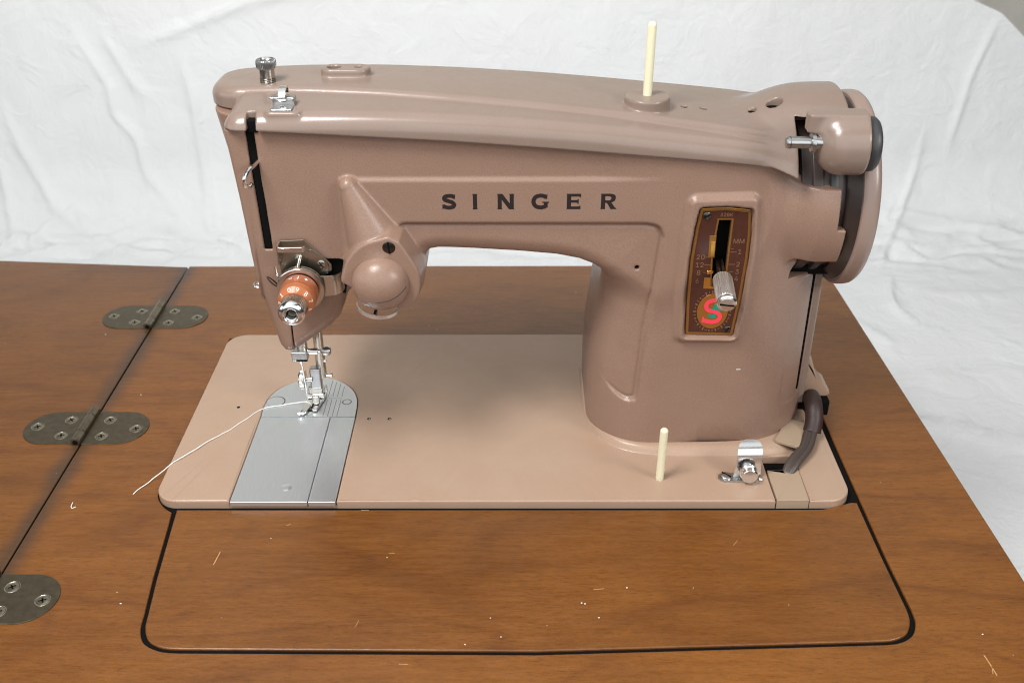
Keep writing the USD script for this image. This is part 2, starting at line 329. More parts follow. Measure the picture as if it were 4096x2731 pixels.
# ---------------------------------------------------------------- distance-field modelling
def grid(lo, hi, h):
    ax = [np.arange(a, b + h, h, dtype=np.float32) for a, b in zip(lo, hi)]
    return ax, (ax[0][:, None, None], ax[1][None, :, None], ax[2][None, None, :])
def surface_nets(D, lo, h):
    s = D < 0; nx, ny, nz = D.shape
    act = np.zeros((nx - 1, ny - 1, nz - 1), np.int8)
    for a, b, c in np.ndindex(2, 2, 2): act += s[a:nx - 1 + a, b:ny - 1 + b, c:nz - 1 + c]
    I = np.argwhere((act > 0) & (act < 8)); N = len(I)
    idx = np.full(act.shape, -1, np.int32); idx[tuple(I.T)] = np.arange(N)
    cv = {}
    for a, b, c in np.ndindex(2, 2, 2): cv[a, b, c] = D[I[:, 0] + a, I[:, 1] + b, I[:, 2] + c]
    acc, cnt = np.zeros((N, 3)), np.zeros(N)
    for ax in range(3):
        for o in np.ndindex(2, 2):
            p = list(o); p.insert(ax, 0); q = list(o); q.insert(ax, 1)
            d0, d1 = cv[tuple(p)], cv[tuple(q)]; k = (d0 < 0) != (d1 < 0)
            t = np.where(k, d0 / np.where(k, d0 - d1, 1), 0)
            pt = np.tile(np.array(p, float), (N, 1)); pt[:, ax] = t
            acc[k] += pt[k]; cnt[k] += 1
    V = (I + acc / cnt[:, None])
    F = []
    for ax in range(3):
        sl0 = [slice(1, -1)] * 3; sl1 = [slice(1, -1)] * 3; sl0[ax] = slice(0, -1); sl1[ax] = slice(1, None)
        A, B = s[tuple(sl0)], s[tuple(sl1)]
        E = np.argwhere(A != B); ins = A[tuple(E.T)]
        off = np.ones(3, int); off[ax] = 0; E = E + off
        u, v = (ax + 1) % 3, (ax + 2) % 3
        q = []
        for du, dv in ((1, 1), (0, 1), (0, 0), (1, 0)):
            e = E.copy(); e[:, u] -= du; e[:, v] -= dv; q.append(idx[tuple(e.T)])
        q = np.stack(q, 1); q[~ins] = q[~ins][:, ::-1]
        F += [q[:, [0, 1, 2]], q[:, [0, 2, 3]]]
    F = np.vstack(F); G = np.stack(np.gradient(D), 0)
    for _ in range(2):
        d = ndimage.map_coordinates(D, V.T, order=1, mode='nearest'); g = np.stack([ndimage.map_coordinates(G[k], V.T, order=1, mode='nearest') for k in range(3)], 1)
        step = g * (d / np.maximum((g * g).sum(1), 1e-6))[:, None]
        V = V - np.clip(step, -0.35, 0.35)
    g = np.stack([ndimage.map_coordinates(G[k], V.T, order=1, mode='nearest') for k in range(3)], 1)
    n = g / np.maximum(np.linalg.norm(g, axis=1, keepdims=True), 1e-9)
    return trimesh.Trimesh(V * h + np.asarray(lo), F, process=False), n
def smin(a, b, k):
    t = np.clip(0.5 + 0.5 * (b - a) / k, 0, 1); return b + (a - b) * t - k * t * (1 - t)
def smax(a, b, k): return -smin(-a, -b, k)
def rint(a, b, r):
    """intersection with a rounded edge of radius r"""
    return np.minimum(np.maximum(a, b), -r) + np.sqrt(np.maximum(a + r, 0) ** 2 + np.maximum(b + r, 0) ** 2)
def sd_poly(poly, X, Z):
    xx, zz = np.meshgrid(X.ravel(), Z.ravel(), indexing='ij')
    p = shapely.points(xx.ravel(), zz.ravel()); d = shapely.distance(p, poly.boundary)
    shapely.prepare(poly); d[shapely.contains_xy(poly, xx.ravel(), zz.ravel())] *= -1
    return d.reshape(xx.shape).astype(np.float32)
def sstep(a, b, x):
    t = np.clip((x - a) / (b - a), 0, 1); return t * t * (3 - 2 * t)
def capsule(P, a, b, ra, rb):
    a, b = np.array(a, float), np.array(b, float); d = b - a
    t = np.clip(sum((P[k] - a[k]) * d[k] for k in range(3)) / (d @ d), 0, 1)
    return np.sqrt(sum((P[k] - a[k] - d[k] * t) ** 2 for k in range(3))) - (ra + (rb - ra) * t)
# ---------------------------------------------------------------- setting: hanging sheet, wall behind it
def sheet():
    folds = [([(-397, 848), (-389, 799), (-373, 757), (-354, 721), (-336, 704), (-305, 680), (-269, 661)], 6, 11),
             ([(-300, 930), (-271, 866), (-269, 830), (-250, 803), (-246, 763), (-227, 736), (-200, 700)], 5, 9), ([(-270, 930), (-257, 902), (-241, 866), (-223, 844)], 4, 8),
             ([(-185, 900), (-177, 857), (-176, 807), (-175, 750), (-166, 693)], 6, 11), ([(-420, 650), (-405, 658), (-390, 680), (-376, 678), (-345, 663), (-320, 655)], 7, 6),
             ([(-361, 680), (-300, 677), (-269, 661), (-232, 647), (-165, 653), (-118, 633)], 7, 6), ([(660, 809), (657, 765), (643, 718), (615, 659), (590, 600)], 5, 7),
             ([(716, 940), (701, 877), (696, 835), (692, 794), (692, 775)], 4, 7), ([(600, 716), (622, 712), (652, 709), (701, 698), (747, 689), (777, 675), (820, 660)], 7, 7),
             ([(500, 312), (544, 308), (574, 300), (598, 288), (617, 284), (660, 275)], 8, 6), ([(600, 590), (582, 526), (596, 486), (605, 481)], 5, 6),
             ([(-240, 905), (-152, 936), (-90, 958), (0, 970)], 4, 12), ([(-420, 790), (-416, 769), (-409, 723), (-394, 670)], 6, 8), ([(-341, 707), (-329, 718), (-312, 690)], 5, 6),
             ([(-163, 683), (-144, 662), (-120, 644)], 6, 5), ([(570, 630), (594, 647), (620, 668)], 5, 6), ([(531, 491), (559, 439)], 4, 8),
             ([(-330, 690), (-290, 672), (-250, 648)], -5, 6), ([(-130, 690), (-118, 668), (-90, 655)], 5, 5), ([(640, 640), (700, 655), (780, 640)], 5, 7), ([(610, 560), (680, 540), (760, 560)], 4, 9)]
    xs = np.concatenate([np.arange(-1000, -430, 12.), np.arange(-430, 830, 3.0), np.arange(830, 1150, 12.)]); ss = np.concatenate([np.arange(-420, 560, 9.0), np.arange(560, 782, 4.0), ])
    wallv = np.linspace(0, 1, 72)[1:]
    top = np.interp(xs, [-1000, 640, 684, 718, 749, 800, 1150], [300, 150, 94, 80, 54, 10, -40])
    X = np.repeat(xs[:, None], len(ss) + len(wallv), 1)
    S = np.concatenate([np.repeat(ss[None], len(xs), 0), 781.4 + wallv[None] * (top[:, None] + 80)], 1)
    th = np.clip((S - 640) / 90, 0, math.pi / 2)
    Y = np.where(S < 640, S, 640 + 90 * np.sin(th)); Z = np.where(S > 781.4, S - 861.4, -80 - 90 * np.cos(th))
    P = np.stack([X, S, 0 * X], -1)
    d = (meshkit.fbm(P / 160, 3, 3) - .5) * 7 + (meshkit.fbm(P / np.array([30., 60, 1]), 3, 8) - .5) * 2.2
    low = np.exp(-((S - 665) / 55) ** 2)
    W = P + (meshkit.fbm(P / 60, 2, 20)[..., None] - .5) * np.array([70., 40, 0])
    rdg = 1 - np.abs(2 * meshkit.fbm(W / np.array([75., 26, 1]), 2, 31) - 1)
    d += 15 * low * (rdg - .7) ** 2 * np.sign(rdg - .7) * 2.2 + 5 * low * (rdg - .7) + 3.0 * np.exp(-((S - 470) / 160) ** 2) * (1 - np.abs(2 * meshkit.fbm(W / np.array([120., 70, 1]), 2, 37) - 1))
    pts = np.stack([X.ravel(), S.ravel()], 1)
    for f, amp, w in folds:
        ls = LineString(spline(f, 6)); near = (pts[:, 0] > ls.bounds[0] - 60) & (pts[:, 0] < ls.bounds[2] + 60) & (pts[:, 1] > ls.bounds[1] - 60) & (pts[:, 1] < ls.bounds[3] + 60)
        sp = shapely.points(pts[near]); dist = shapely.distance(sp, ls); u = shapely.line_locate_point(ls, sp, normalized=True)
        fade = np.minimum(1, 3.5 * np.minimum(u, 1 - u) + .12)
        k = np.zeros(len(pts)); k[near] = amp * .72 * fade * (1.0 * np.exp(-(dist / (w * .50)) ** 2) + .35 * np.exp(-(dist / (w * 1.6)) ** 2)); d += k.reshape(X.shape)
    V = np.stack([X, Y - d * np.sin(th), Z + d * np.cos(th)], -1)
    a, b = X.shape; i = (np.arange(a - 1)[:, None] * b + np.arange(b - 1)[None]).ravel()
    F = np.vstack([np.stack([i, i + b, i + b + 1], 1), np.stack([i, i + b + 1, i + 1], 1)])
    return trimesh.Trimesh(V.reshape(-1, 3), F, process=False)
SH = put('backdrop_sheet', sheet(), 'sheet', smooth=True)
tag(SH, label='creased white cotton sheet hung behind and spread below the table', category='sheet')
WL = put('wall', trimesh.creation.box([5000, 20, 2600]).apply_translation([400, 1150, 300]), 'wall', smooth=False); tag(WL, kind='structure')

# ---------------------------------------------------------------- sewing table
WT = -4.0                                                            # height of the wood below the machine bed's top
TB = thing('sewing_table', (185, 90, WT), 'brown walnut veneer sewing table with hinged leaf, holding the machine in its cut-out', 'table')
cut = [(-1.6, 176), (-1.6, 17)] + [tuple(p) for p in spline([(-1.6, 17), (0.2, 8), (5.5, 0.0), (11.0, -4.5)], 5)[1:]] + [(12.2, -14), (16.2, -55)] + \
      [tuple(p) for p in spline([(19.2, -78), (20.4, -87), (24.5, -95.0), (33, -99.6), (42, -100.6)], 5)] + [(200, -101.5)] + \
      [tuple(p) for p in spline([(352, -95.6), (362, -94.6), (369.8, -90.0), (373.9, -82), (374.6, -74)], 5)] + [(373.4, -38), (372.8, 176)]
cutp = Polygon(cut)
def seam_x(y): return -58.6
outer = Polygon([(-58.2, -260), (441, -260), (434.6, -52.7), (424.8, 252.9), (423.7, 284.6), (-58.2, 284.6)])
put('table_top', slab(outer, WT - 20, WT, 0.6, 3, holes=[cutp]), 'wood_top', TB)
leaf = Polygon([(-59.3, 283.4), (-208, 295.2), (-460, 315), (-460, -260), (-59.3, -260)])
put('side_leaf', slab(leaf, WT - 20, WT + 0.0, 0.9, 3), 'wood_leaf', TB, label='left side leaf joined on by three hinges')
fl = [(13.0, -2.4), (14.1, -14), (18.0, -55)] + [tuple(p) for p in spline([(20.9, -78), (22.2, -86), (26.2, -93.4), (33.5, -97.4), (42, -98.2)], 5)] + [(200, -99.2)] + \
     [tuple(p) for p in spline([(352, -93.4), (361, -92.4), (368.0, -88.4), (371.8, -81), (372.6, -74)], 5)] + [(371.6, -38), (371.2, 3.4), (368, 3.6), (352, -1.9), (300, -2.4)]
put('front_flap', slab(Polygon(fl), WT - 14, WT, 0.7, 3), 'wood_flap', TB, label='loose front panel with rounded corners')
put('cutout_shade', slab(cutp.buffer(-.05), WT - 12, WT - 1.15), 'black', TB)  # black slab filling the cut-out: shade of the gaps given as colour
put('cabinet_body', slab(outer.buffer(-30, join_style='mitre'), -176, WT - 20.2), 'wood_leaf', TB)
for k, (pts, w) in enumerate([([(43.9, -34.9), (43.6, -38), (42.9, -44.0)], .45), ([(397.6, -101.5), (398.2, -106), (398.8, -112.9)], .5), ([(398.6, -108), (397.4, -112)], .3), ([(110, -2.9), (114, -2.9)], .3),
                              ([(128, -36), (131, -36)], .25), ([(73, -15), (75, -14)], .35), ([(228, -61), (233, -60.5)], .3), ([(300, -30), (303, -26)], .2), ([(140, -107), (144, -107)], .25), ([(118, -85), (119, -81)], .2)]):
    p = np.array(pts); q = LineString(p).buffer(w * .45).intersection(LineString(p).buffer(w, cap_style='flat').union(Point(p[-1]).buffer(w * .7)))
    put('scratch', slab(q if isinstance(q, Polygon) else LineString(p).buffer(w * .45), WT - .05, WT + 0.04), 'scratch', TB, smooth=False)

def hinge(cx, cy):
    w, hgt, z = 72.0, 33.0, WT + 0.25
    # leaf plates: one mesh, rounded ends
    left = unary_union([Point(-w / 2 + 16, 0).buffer(16.3, quad_segs=14), sbox(-w / 2 + 16, -16.3, -1.5, 16.3)]); right = unary_union([Point(w / 2 - 16, 0).buffer(16.3, quad_segs=14), sbox(0.2, -16.3, w / 2 - 16, 16.3)])
    h = put('hinge', [move(slab(left.buffer(-1).buffer(1), 0, .55, .25, 2), (cx, cy, WT)), move(slab(right.buffer(-1).buffer(1), 0, .55, .25, 2), (cx, cy, WT))], 'hinge', TB)
    for a, b, s in ((-17.2, -8.2, 1), (-8.0, 8.0, 1), (8.2, 16.6, 1)):
        put('knuckle', cyl((cx - .2, cy + a, WT + 2.1), (cx - .2, cy + b, WT + 2.1), 2.9, .4, 24), 'knuckle', h)
    put('pin_hole', cyl((cx - .2, cy - 17.35, WT + 2.0), (cx - .2, cy - 16, WT + 2.0), 1.6, .05, 16), 'black', h)
    for sx, sy in ((-29, 0.6), (-11.6, 7.4), (-11.9, -8.2), (11.4, 7.4), (11.6, -8.8), (29.4, -1.4)):
        c = np.array([cx + sx, cy + sy, WT + .55])
        a = 0.5 + 1.7 * sx + sy
        cr = [move(rbox((0, 0, 0.26), (3.6, .85, .16), .05), c, rot_axis('z', a + q)) for q in (0, math.pi / 2)]
        sc = put('screw', revolve([(3.9, -.1), (3.85, .12), (3.6, .22), (3.35, .05), (3.1, .0), (2.9, .08), (1.8, .28), (0.01, .32)], c, (0, 0, 1), 28), 'steel_worn', h)
        put('screw', cr, 'black', h, smooth=False, label='dark cross slot of a hinge screw')
hinge(-60.2, 204.8); hinge(-60.6, 71.4); hinge(-60.6, -67.6)

# ---------------------------------------------------------------- sewing machine
SM = thing('sewing_machine', (185, 90, WT), 'tan vintage metal sewing machine with brown indicator plate, set into the table', 'sewing machine')
F0, AX, AZ = 46.0, 83.0, 141.0                                       # front plane; handwheel axis (y, z)

# --- bed
np_outline = Polygon([(40.6, -1), (40.6, 77), (40.4, 88), (42, 99), (46.4, 108.6), (54.5, 115.9), (63, 119.2), (71.5, 120.2), (81.5, 116.4), (90.6, 107), (95.6, 94.5), (96.8, 77), (96.8, -1)])
arc = spline([(40.9, 77), (40.4, 88), (42, 99), (46.6, 108.4), (54.6, 115.6), (63, 119.2), (71.5, 120.0), (81.5, 116.2), (90.6, 106.8), (95.4, 94.5), (96.5, 77)], 5)
np_outline = Polygon([(40.7, -2)] + [tuple(p) for p in arc] + [(96.7, -2)])
bed_o = rrect(0, 0, 368, 174, 12.5, 10)
bed2d = bed_o.difference(np_outline.buffer(.25)).difference(rrect(327.2, -3, 345, 39, .8))
put('bed', slab(bed2d.buffer(-.3).buffer(.3), -6.5, 0, 1.1, 4), 'bed', SM)
under = slab(bed_o.buffer(-1.6), -12, -6.6)
put('bed_underside', under, 'black', SM)
put('bed_recess', slab(np_outline.buffer(1.2).intersection(bed_o.buffer(-.9)), -6.4, -3.2), 'black', SM)
# raised plinth round the pillar foot
foot_plan = [(230.6, 130), (230.0, 89.0), (231.6, 72), (235.4, 61), (241.5, 52.2), (249.5, 45.6), (259.5, 41.4), (272, 39.4), (290, 38.6), (313, 39.0), (326, 39.6), (340, 42.0), (352, 52), (359, 64), (362, 82), (362, 130)]
inn = [(232.8, 130), (232.9, 85), (235.2, 71), (238.6, 62.2), (246.4, 52.6), (254.9, 47.4), (267.2, 45.0), (290, 44.9), (316.4, 46.0), (333, 49.6), (344, 58.8), (353.6, 72.2), (358.2, 84), (358.4, 130)]
fo, fi = Polygon(spline(foot_plan, 6)), Polygon(spline(inn, 6))
hole_r = rrect(327.2, -3, 345, 39, .8).union(sbox(333, 30, 356, 60))
rings = []
NN = 120
oc = np.array([LineString(spline(foot_plan, 8)).interpolate(t, normalized=True).coords[0] for t in np.linspace(0, 1, NN)]); ic = np.array([LineString(spline(inn, 8)).interpolate(t, normalized=True).coords[0] for t in np.linspace(0, 1, NN)])
prof = [(-.12, -.02), (0.0, 0.0), (.10, .55), (.24, 1.7), (.42, 3.0), (.62, 3.75), (.85, 4.05), (1.0, 4.1), (1.25, 4.1)]
V = np.concatenate([np.column_stack([oc + (ic - oc) * s, np.full(NN, z)]) for s, z in prof]); i = np.arange(NN - 1)
Fq = np.vstack([np.vstack([np.stack([k * NN + i, k * NN + i + 1, (k + 1) * NN + i + 1], 1), np.stack([k * NN + i, (k + 1) * NN + i + 1, (k + 1) * NN + i], 1)]) for k in range(len(prof) - 1)])
put('pillar_plinth', trimesh.Trimesh(V, Fq, process=False), 'bed', SM, smooth=True)

# --- needle plate and bed slide
npl = np_outline.intersection(sbox(0, 77.0, 200, 200)); z0 = -2.6
ndl = (68.6, 84.0)
np_holes = [sbox(64.6, 83.0, 72.6, 85.0).buffer(.4), sbox(66.0, 86.6, 67.2, 95).buffer(.2), sbox(70.4, 86.6, 71.6, 95).buffer(.2)]
NPATH = put('needle_plate', slab(npl.buffer(-.12), z0, 0.05, .25, 2, holes=np_holes), 'satin', SM)
for k, x in enumerate((77.3, 80.0, 82.8, 85.5)):
    yb = {0: 118.0, 1: 116.2, 2: 114.0, 3: 111.0}[k]
    put('guide_line', [slab(sbox(x - .14 - (0), 77.8, x + .14, 95.5), -1, .075), slab(sbox(x - .14, 98.6, x + .14, yb - 1.2), -1, .075)], 'dark_screw', NPATH, smooth=False)
put('guide_line', slab(sbox(76.5, 96.6, 86, 97.0), -1, .07), 'steel', NPATH, smooth=False)
put('plate_screw', [slab(Point(89.4, 92.9).buffer(2.9, quad_segs=10), -1, .09, .1, 1)], 'dark_screw', NPATH)
put('plate_screw', [slab(Point(89.4, 92.9).buffer(2.35, quad_segs=10), -1, .13, .1, 1)], 'satin', NPATH, label='polished face of the needle plate screw')
put('plate_catch', slab(Point(46.6, 93.3).buffer(5.6, quad_segs=14).intersection(npl.buffer(-.1)), -1, .09), 'dark_screw', NPATH)
put('plate_catch', slab(Point(46.4, 93.1).buffer(5.25, quad_segs=14).intersection(npl.buffer(-.1)), -1, .14), 'satin', NPATH, label='round spring catch at the plate edge')
SL = put('slide_plate', slab(rrect(41.0, -1.2, 81.75, 76.6, .5), z0, 0.12, .45, 3), 'satin', SM)
put('thumb_dimple', revolve([(3.0, 0), (2.6, .14), (1.7, .34), (.01, .42)], (68.6, 11.0, .12), (0, 0, 1), 28), 'satin', SL)
put('slide_plate', slab(rrect(82.1, -1.2, 96.5, 76.6, .5), z0, 0.1, .45, 3), 'satin', SM)
put('bed_lip', slab(rrect(40.5, .15, 97, 3, .1), -6.4, -3.35, .3, 2), 'bed', SM)
put('slide_lip', slab(rrect(44, -.6, 93, 1.4, .4), -3.1, z0), 'dark_screw', SM)
for x, y, r in ((25.3, 87.3, 1.0), (104.9, 75.2, 1.15), (116.9, 75.2, 1.15)):
    h = put('oil_hole', slab(Point(x, y).buffer(r, quad_segs=8), -.6, .03), 'black', SM)
    if r > 1.1: put('oil_tube', slab(Point(x + .25, y - .15).buffer(.6, quad_segs=8), -.4, .08), 'steel', h)
# --- terminal corner of the bed
put('corner_cover', slab(Polygon([(327.8, -0.2), (344.6, -.1), (344.9, 26), (340.2, 25.9), (339.9, 23.4), (338.6, 22.7), (337.2, 23.3), (336.9, 25.8), (327.7, 25.4)]).buffer(-.3).buffer(.3), -6, .45, .35, 2), 'plate_beige', SM)
put('corner_well', slab(sbox(326, 1, 347, 41), -6.45, -6.3), 'black', SM)
put('terminal_plate', move(slab(round_poly([(-7, -12.5), (7, -12.5), (7, 12.5), (-7, 12.5)], 1.2), -1.0, .5, .25, 2), (347.8, 54.0, 4.9), rot_axis('z', -0.50)), 'plate_beige', SM)

# --- main casting: arm, pillar and head as one distance field
H = 0.75
ax, (X, Y, Z) = grid((34, 27, 2.5), (362, 136, 192), H)
P = (X, Y, Z)
def seam_z(x): return np.interp(x, [34, 70, 103, 160, 200, 243, 285, 314, 323, 331, 352], [185.6, 185.4, 183.7, 180.4, 177.4, 173.8, 170.2, 167.2, 164.6, 160.5, 158])
shell = [(52.2, 215), (52.3, 183), (53.3, 172.8), (55.2, 149.5), (57.0, 120), (57.5, 112), (59.1, 95), (62, 80), (63.8, 69.5), (65.0, 64.5), (67.2, 61.3), (71.2, 60.4), (74.6, 62.4), (83.4, 69.0), (93.6, 76.6), (98.2, 81.6), (101.4, 89),
         (103.2, 98), (104.5, 106.5), (110, 107.5), (121, 98), (137, 95.8), (141.0, 101), (143.6, 111), (145.4, 117), (147.6, 119.5), (152, 120.2), (170, 119.4), (193, 117.9), (212, 116.1), (223.5, 113.7), (230.5, 110.3), (234.9, 106), (237, 100.5),
         (237.3, 96), (236.1, 78.6), (234.3, 62), (232.6, 48), (231.8, 30), (232.0, -30), (358.6, -30), (358.2, 60), (357.6, 215)]
shell = Polygon(shell)
d_shell = sd_poly(shell, X, Z)
xx, zz = np.meshgrid(X.ravel(), Z.ravel(), indexing='ij')
# edge rounding varies along the outline
r2 = np.where(xx > 292, 48.0, 34 + (11 - 34) * sstep(88, 116, zz)); r2 = np.where(xx < 292, r2 + (7 - r2) * (1 - sstep(105, 165, xx)), r2); r2 = r2 + (48 - r2) * sstep(270, 300, xx)
r2 = np.where(xx < 60, 3.0, r2)
# embossed front face
E = np.zeros_like(xx)
up = sstep(159.6, 161.3, zz) * (1 - sstep(222, 272, xx)); leftof = 1 - sstep(104.5, 107.5, xx)
E -= 1.25 * np.maximum(up, leftof * (1 - sstep(222, 272, xx)))
grv = Polygon([(131.2, 90), (131.2, 131.5)] + [tuple(p) for p in spline([(131.2, 131.5), (132.4, 135.6), (136.5, 137.0)], 4)[1:]] + [(256, 136.7)] + [tuple(p) for p in spline([(256, 136.7), (262.2, 135.0), (264.9, 129.5)], 5)[1:]] +
              [(264.3, 123.4), (262.1, 98.1), (259.4, 74.4), (257.6, 46)] + [tuple(p) for p in spline([(257.6, 46), (256.8, 34), (254.6, 31.4), (250.5, 31.0), (244.5, 34.0), (238.6, 39.4), (232, 47)], 4)[1:]] + [(200, 60)])
dg = sd_poly(grv, X, Z)
lowleft = 1 - (1 - sstep(237, 249, xx)) * (1 - sstep(52, 84, zz))
E -= (1.9 * (1 - sstep(-.65, .65, dg)) * (1 - .35 * sstep(-2, -26, dg)) + .8 * np.exp(-((dg + .6) / 1.2) ** 2)) * lowleft
bez = round_poly([(277.2, 150.6), (309.2, 151.6), (311.6, 124), (310.2, 95), (307.2, 71.0), (276.6, 71.2), (275.0, 101), (275.9, 130)], 3.2)
pl = round_poly([(282.0, 145.6), (294.5, 146.3), (306.9, 145.0), (308.0, 132), (308.1, 118.4), (307.0, 95), (304.9, 73.7), (280.0, 74.5), (279.1, 95), (279.1, 118), (280.4, 135)], 1.2)
db = sd_poly(bez, X, Z); dp = sd_poly(pl.buffer(.75), X, Z)
E += 3.0 * (1 - sstep(-1.0, 2.6, db)) - 3.6 * (1 - sstep(-.4, .4, dp))
pan = rrect(337.0, 22.0, 380, 101, 7.5)
E -= .55 * (1 - sstep(-.5, .5, sd_poly(pan, X, Z)))
FR = (F0 - E).astype(np.float32)[:, None, :]
a = d_shell[:, None, :]; b = FR - Y
body = rint(a, b, r2.astype(np.float32)[:, None, :])
back = np.where(X > 225, 132.0, 119.0).astype(np.float32)
core2 = sd_poly(Polygon([(38.4, 215), (39.8, 184), (44.6, 155.6), (48.9, 132), (59, 105), (68, 80), (70, 72), (90, 72), (150, 130), (150, 215)]), X, Z)[:, None, :]
core = rint(core2, 69.0 - Y, 17.0)
body = smin(body, core, 1.5)
# ear round the handwheel
rad = np.sqrt((Y - AX) ** 2 + (Z - AZ) ** 2)
ear = np.maximum(rad - 46.5 + 9.0 * sstep(341, 322, X), np.maximum(X - 352.2, 318 - X))
ear = np.maximum(ear, np.maximum(Z - 157.4, 117.4 - Z)); ear = np.maximum(ear, -np.maximum(347.8 - X, 137.2 - Z))
body = smin(body, ear, 7.0)
# diagonal boss with the dome plate
bp = Polygon(spline([(129.6, 136.4), (126.2, 135.6), (115.6, 131.8), (108.3, 123.6), (104.0, 112.2)], 5).tolist() + [(109.9, 108.6), (121, 98.5)] + spline([(136.6, 97.0), (141.2, 101.5), (143.3, 107), (143.6, 116.4), (139.6, 125), (134.4, 133.8)], 5).tolist())
plate_d = sd_poly(bp, X, Z)[:, None, :]
boss = rint(plate_d - np.clip(Y - 32, 0, 14) * .10, 32.0 - Y, .9)
boss = np.maximum(boss, Y - 100)
ridge = capsule(P, (110.0, 45.5, 157.4), (122.5, 46.0, 124.0), 4.6, 15.5)
body = smin(body, ridge, 1.8)
body = smin(body, boss, 1.0)
body = rint(body, Y - back, 10.0)
body = np.maximum(body, Z - seam_z(X).astype(np.float32) + .25)
# cuts: thread slot, tension pocket, gap under the ear, groove at the right edge, faceplate split
slot_c = np.interp(Z, [118, 123, 145, 169, 186], [67.0, 66.6, 66.1, 65.2, 64.9]).astype(np.float32)
cutter = np.maximum(np.abs(X - slot_c) - 2.1, np.maximum(122.6 - Z, Y - 60))
pk = rrect(89, 97.6, 104.6, 117.4, 2.5); cutter = np.minimum(cutter, np.maximum(sd_poly(pk, X, Z)[:, None, :], Y - 58))
gap = Polygon([(338.5, 117.3), (370, 117.3), (370, 103), (331.5, 103.6), (332.2, 108.5)]); cutter = np.minimum(cutter, np.maximum(sd_poly(gap, X, Z)[:, None, :], Y - 70))
cutter = np.minimum(cutter, np.maximum(np.abs(X - 350.3 + (Z - 60) * 0.004) - 1.15, np.maximum(np.maximum(24.2 - Z, Z - 104), Y - 84)))
cutter = np.minimum(cutter, np.maximum(np.abs(X - 73.2 + (Z - 75) * -0.02) - .45, np.maximum(Z - 96, Y - 62)))
cutter = np.minimum(cutter, np.sqrt((X - 252.8) ** 2 + (Z - 112) ** 2) + 0 * Y - 1.25)
slotp = Polygon([(290.0, 140.6), (299, 140.6), (298.6, 101.2), (289.8, 101.2)]); cutter = np.minimum(cutter, np.maximum(sd_poly(slotp, X, Z)[:, None, :], Y - 62))
body = np.maximum(body, -cutter)
scal = np.sqrt((X - 67.5) ** 2 + (Y - 38.5) ** 2 + ((Z - 133) * .55) ** 2) - 8.6
body = smax(body, -scal, 1.2)
bm, bn = surface_nets(body.astype(np.float32), (34, 27, 2.5), H)
CAST = put('arm_and_pillar', bm, 'casting', SM, normals=bn)
del body, core, ear, boss, ridge, cutter, rad, scal
for c, q in (((95.6, 51.5, 107), (15, 3, 21)), ((349, 64, 110), (30, 8, 16)), ((350.2, 72.3, 64), (2.2, 5, 80))): put('interior_shade', rbox(c, q, .2), 'black', SM)  # black blocks stand for the shade inside pocket, gap and groove
put('interior_shade', front_slab(Polygon([(64.2, 122), (69.6, 122), (67.9, 186), (62.4, 186)]), 48.7, 8), 'black', SM, smooth=False)  # black plate just behind the thread slot stands for its dark depth
put('screw_hole', cyl((252.8, 50, 112), (252.8, 52, 112), 2), 'black', SM)
put('rear_strip', slab(rrect(352.2, 74.5, 357.3, 96, 1.2), 12, 106, .6, 2), 'cover', SM)

# --- top cover
ax, (X, Y, Z) = grid((34, 24, 154), (356, 126, 207), 0.7)
P = (X, Y, Z)
xs1 = ax[0]
yu = np.interp(xs1, [34, 56, 90, 122, 158, 216, 252, 285, 300, 356], [77, 75.5, 72, 68.5, 64.5, 59.5, 56.5, 53, 51, 48]).astype(np.float32)[:, None, None]
zt = np.interp(xs1, [34, 40, 50, 62, 86, 122, 160, 200, 230, 260, 285, 304, 330, 356], [194.2, 195.4, 196.4, 197.4, 198.2, 198.2, 196.8, 194.3, 191.8, 189.0, 186.6, 184.6, 181, 178]).astype(np.float32)
zt = ndimage.gaussian_filter1d(zt, 12, mode='nearest')[:, None, None]
crown = ((Y - 92) / 40) ** 2 * 1.6
zc = zt - 2.4 - np.clip(xs1 - 230, 0, 200)[:, None, None] * .02
low_top = zc - np.maximum(74 - Y, 0) * .055 - 0.4
front = 43.0 - Y
L = rint(52.0 - X, front, 9.0); L = rint(L, Z - low_top, 8.5); L = np.maximum(L, X - 336)
L = np.maximum(L, Y - 112)
U = rint(37.2 - X, yu - Y, 17.0); U = rint(U, Y - 118, 12); U = rint(U, Z - zt + crown, 5.0); U = np.maximum(U, X - 345)
rx = np.interp(xs1, [280, 292, 300, 304, 310, 318, 325, 331, 340, 353], [39, 41.6, 43.6, 44.7, 46.7, 50.0, 52.4, 53.6, 54.0, 54.0]).astype(np.float32); rx = ndimage.gaussian_filter1d(rx, 8, mode='nearest')[:, None, None]
rad = np.sqrt((Y - AX) ** 2 + (Z - AZ) ** 2)
Hs = rint(rad - rx, np.maximum(X - 352.0, 284 - X), 1.2)
cov = smin(L, U, .9); cov = smin(cov, Hs, 3.0)
# bosses: spool pin seat, thread-guide pads, eyelet plate
pin = np.sqrt((X - 255.7) ** 2 + (Y - 71.5) ** 2); pin = rint(pin - 11.2, Z - 194.0, .9); cov = smin(cov, pin, .8)
st = np.sqrt((np.maximum(np.abs(X - 105.6) - 6.4, 0)) ** 2 + (Y - 93.5) ** 2) - 6.2; st = rint(st, Z - 202.2, 1.2); cov = smin(cov, st, 1.2)
pad = rint(rint(np.abs(X - 82) - 8.6, 45.2 - Y, 3.0), np.maximum(Z - 194.2, Y - 66), 1.2); pad = np.maximum(pad, 184 - Z); cov = smin(cov, pad, 1.2)

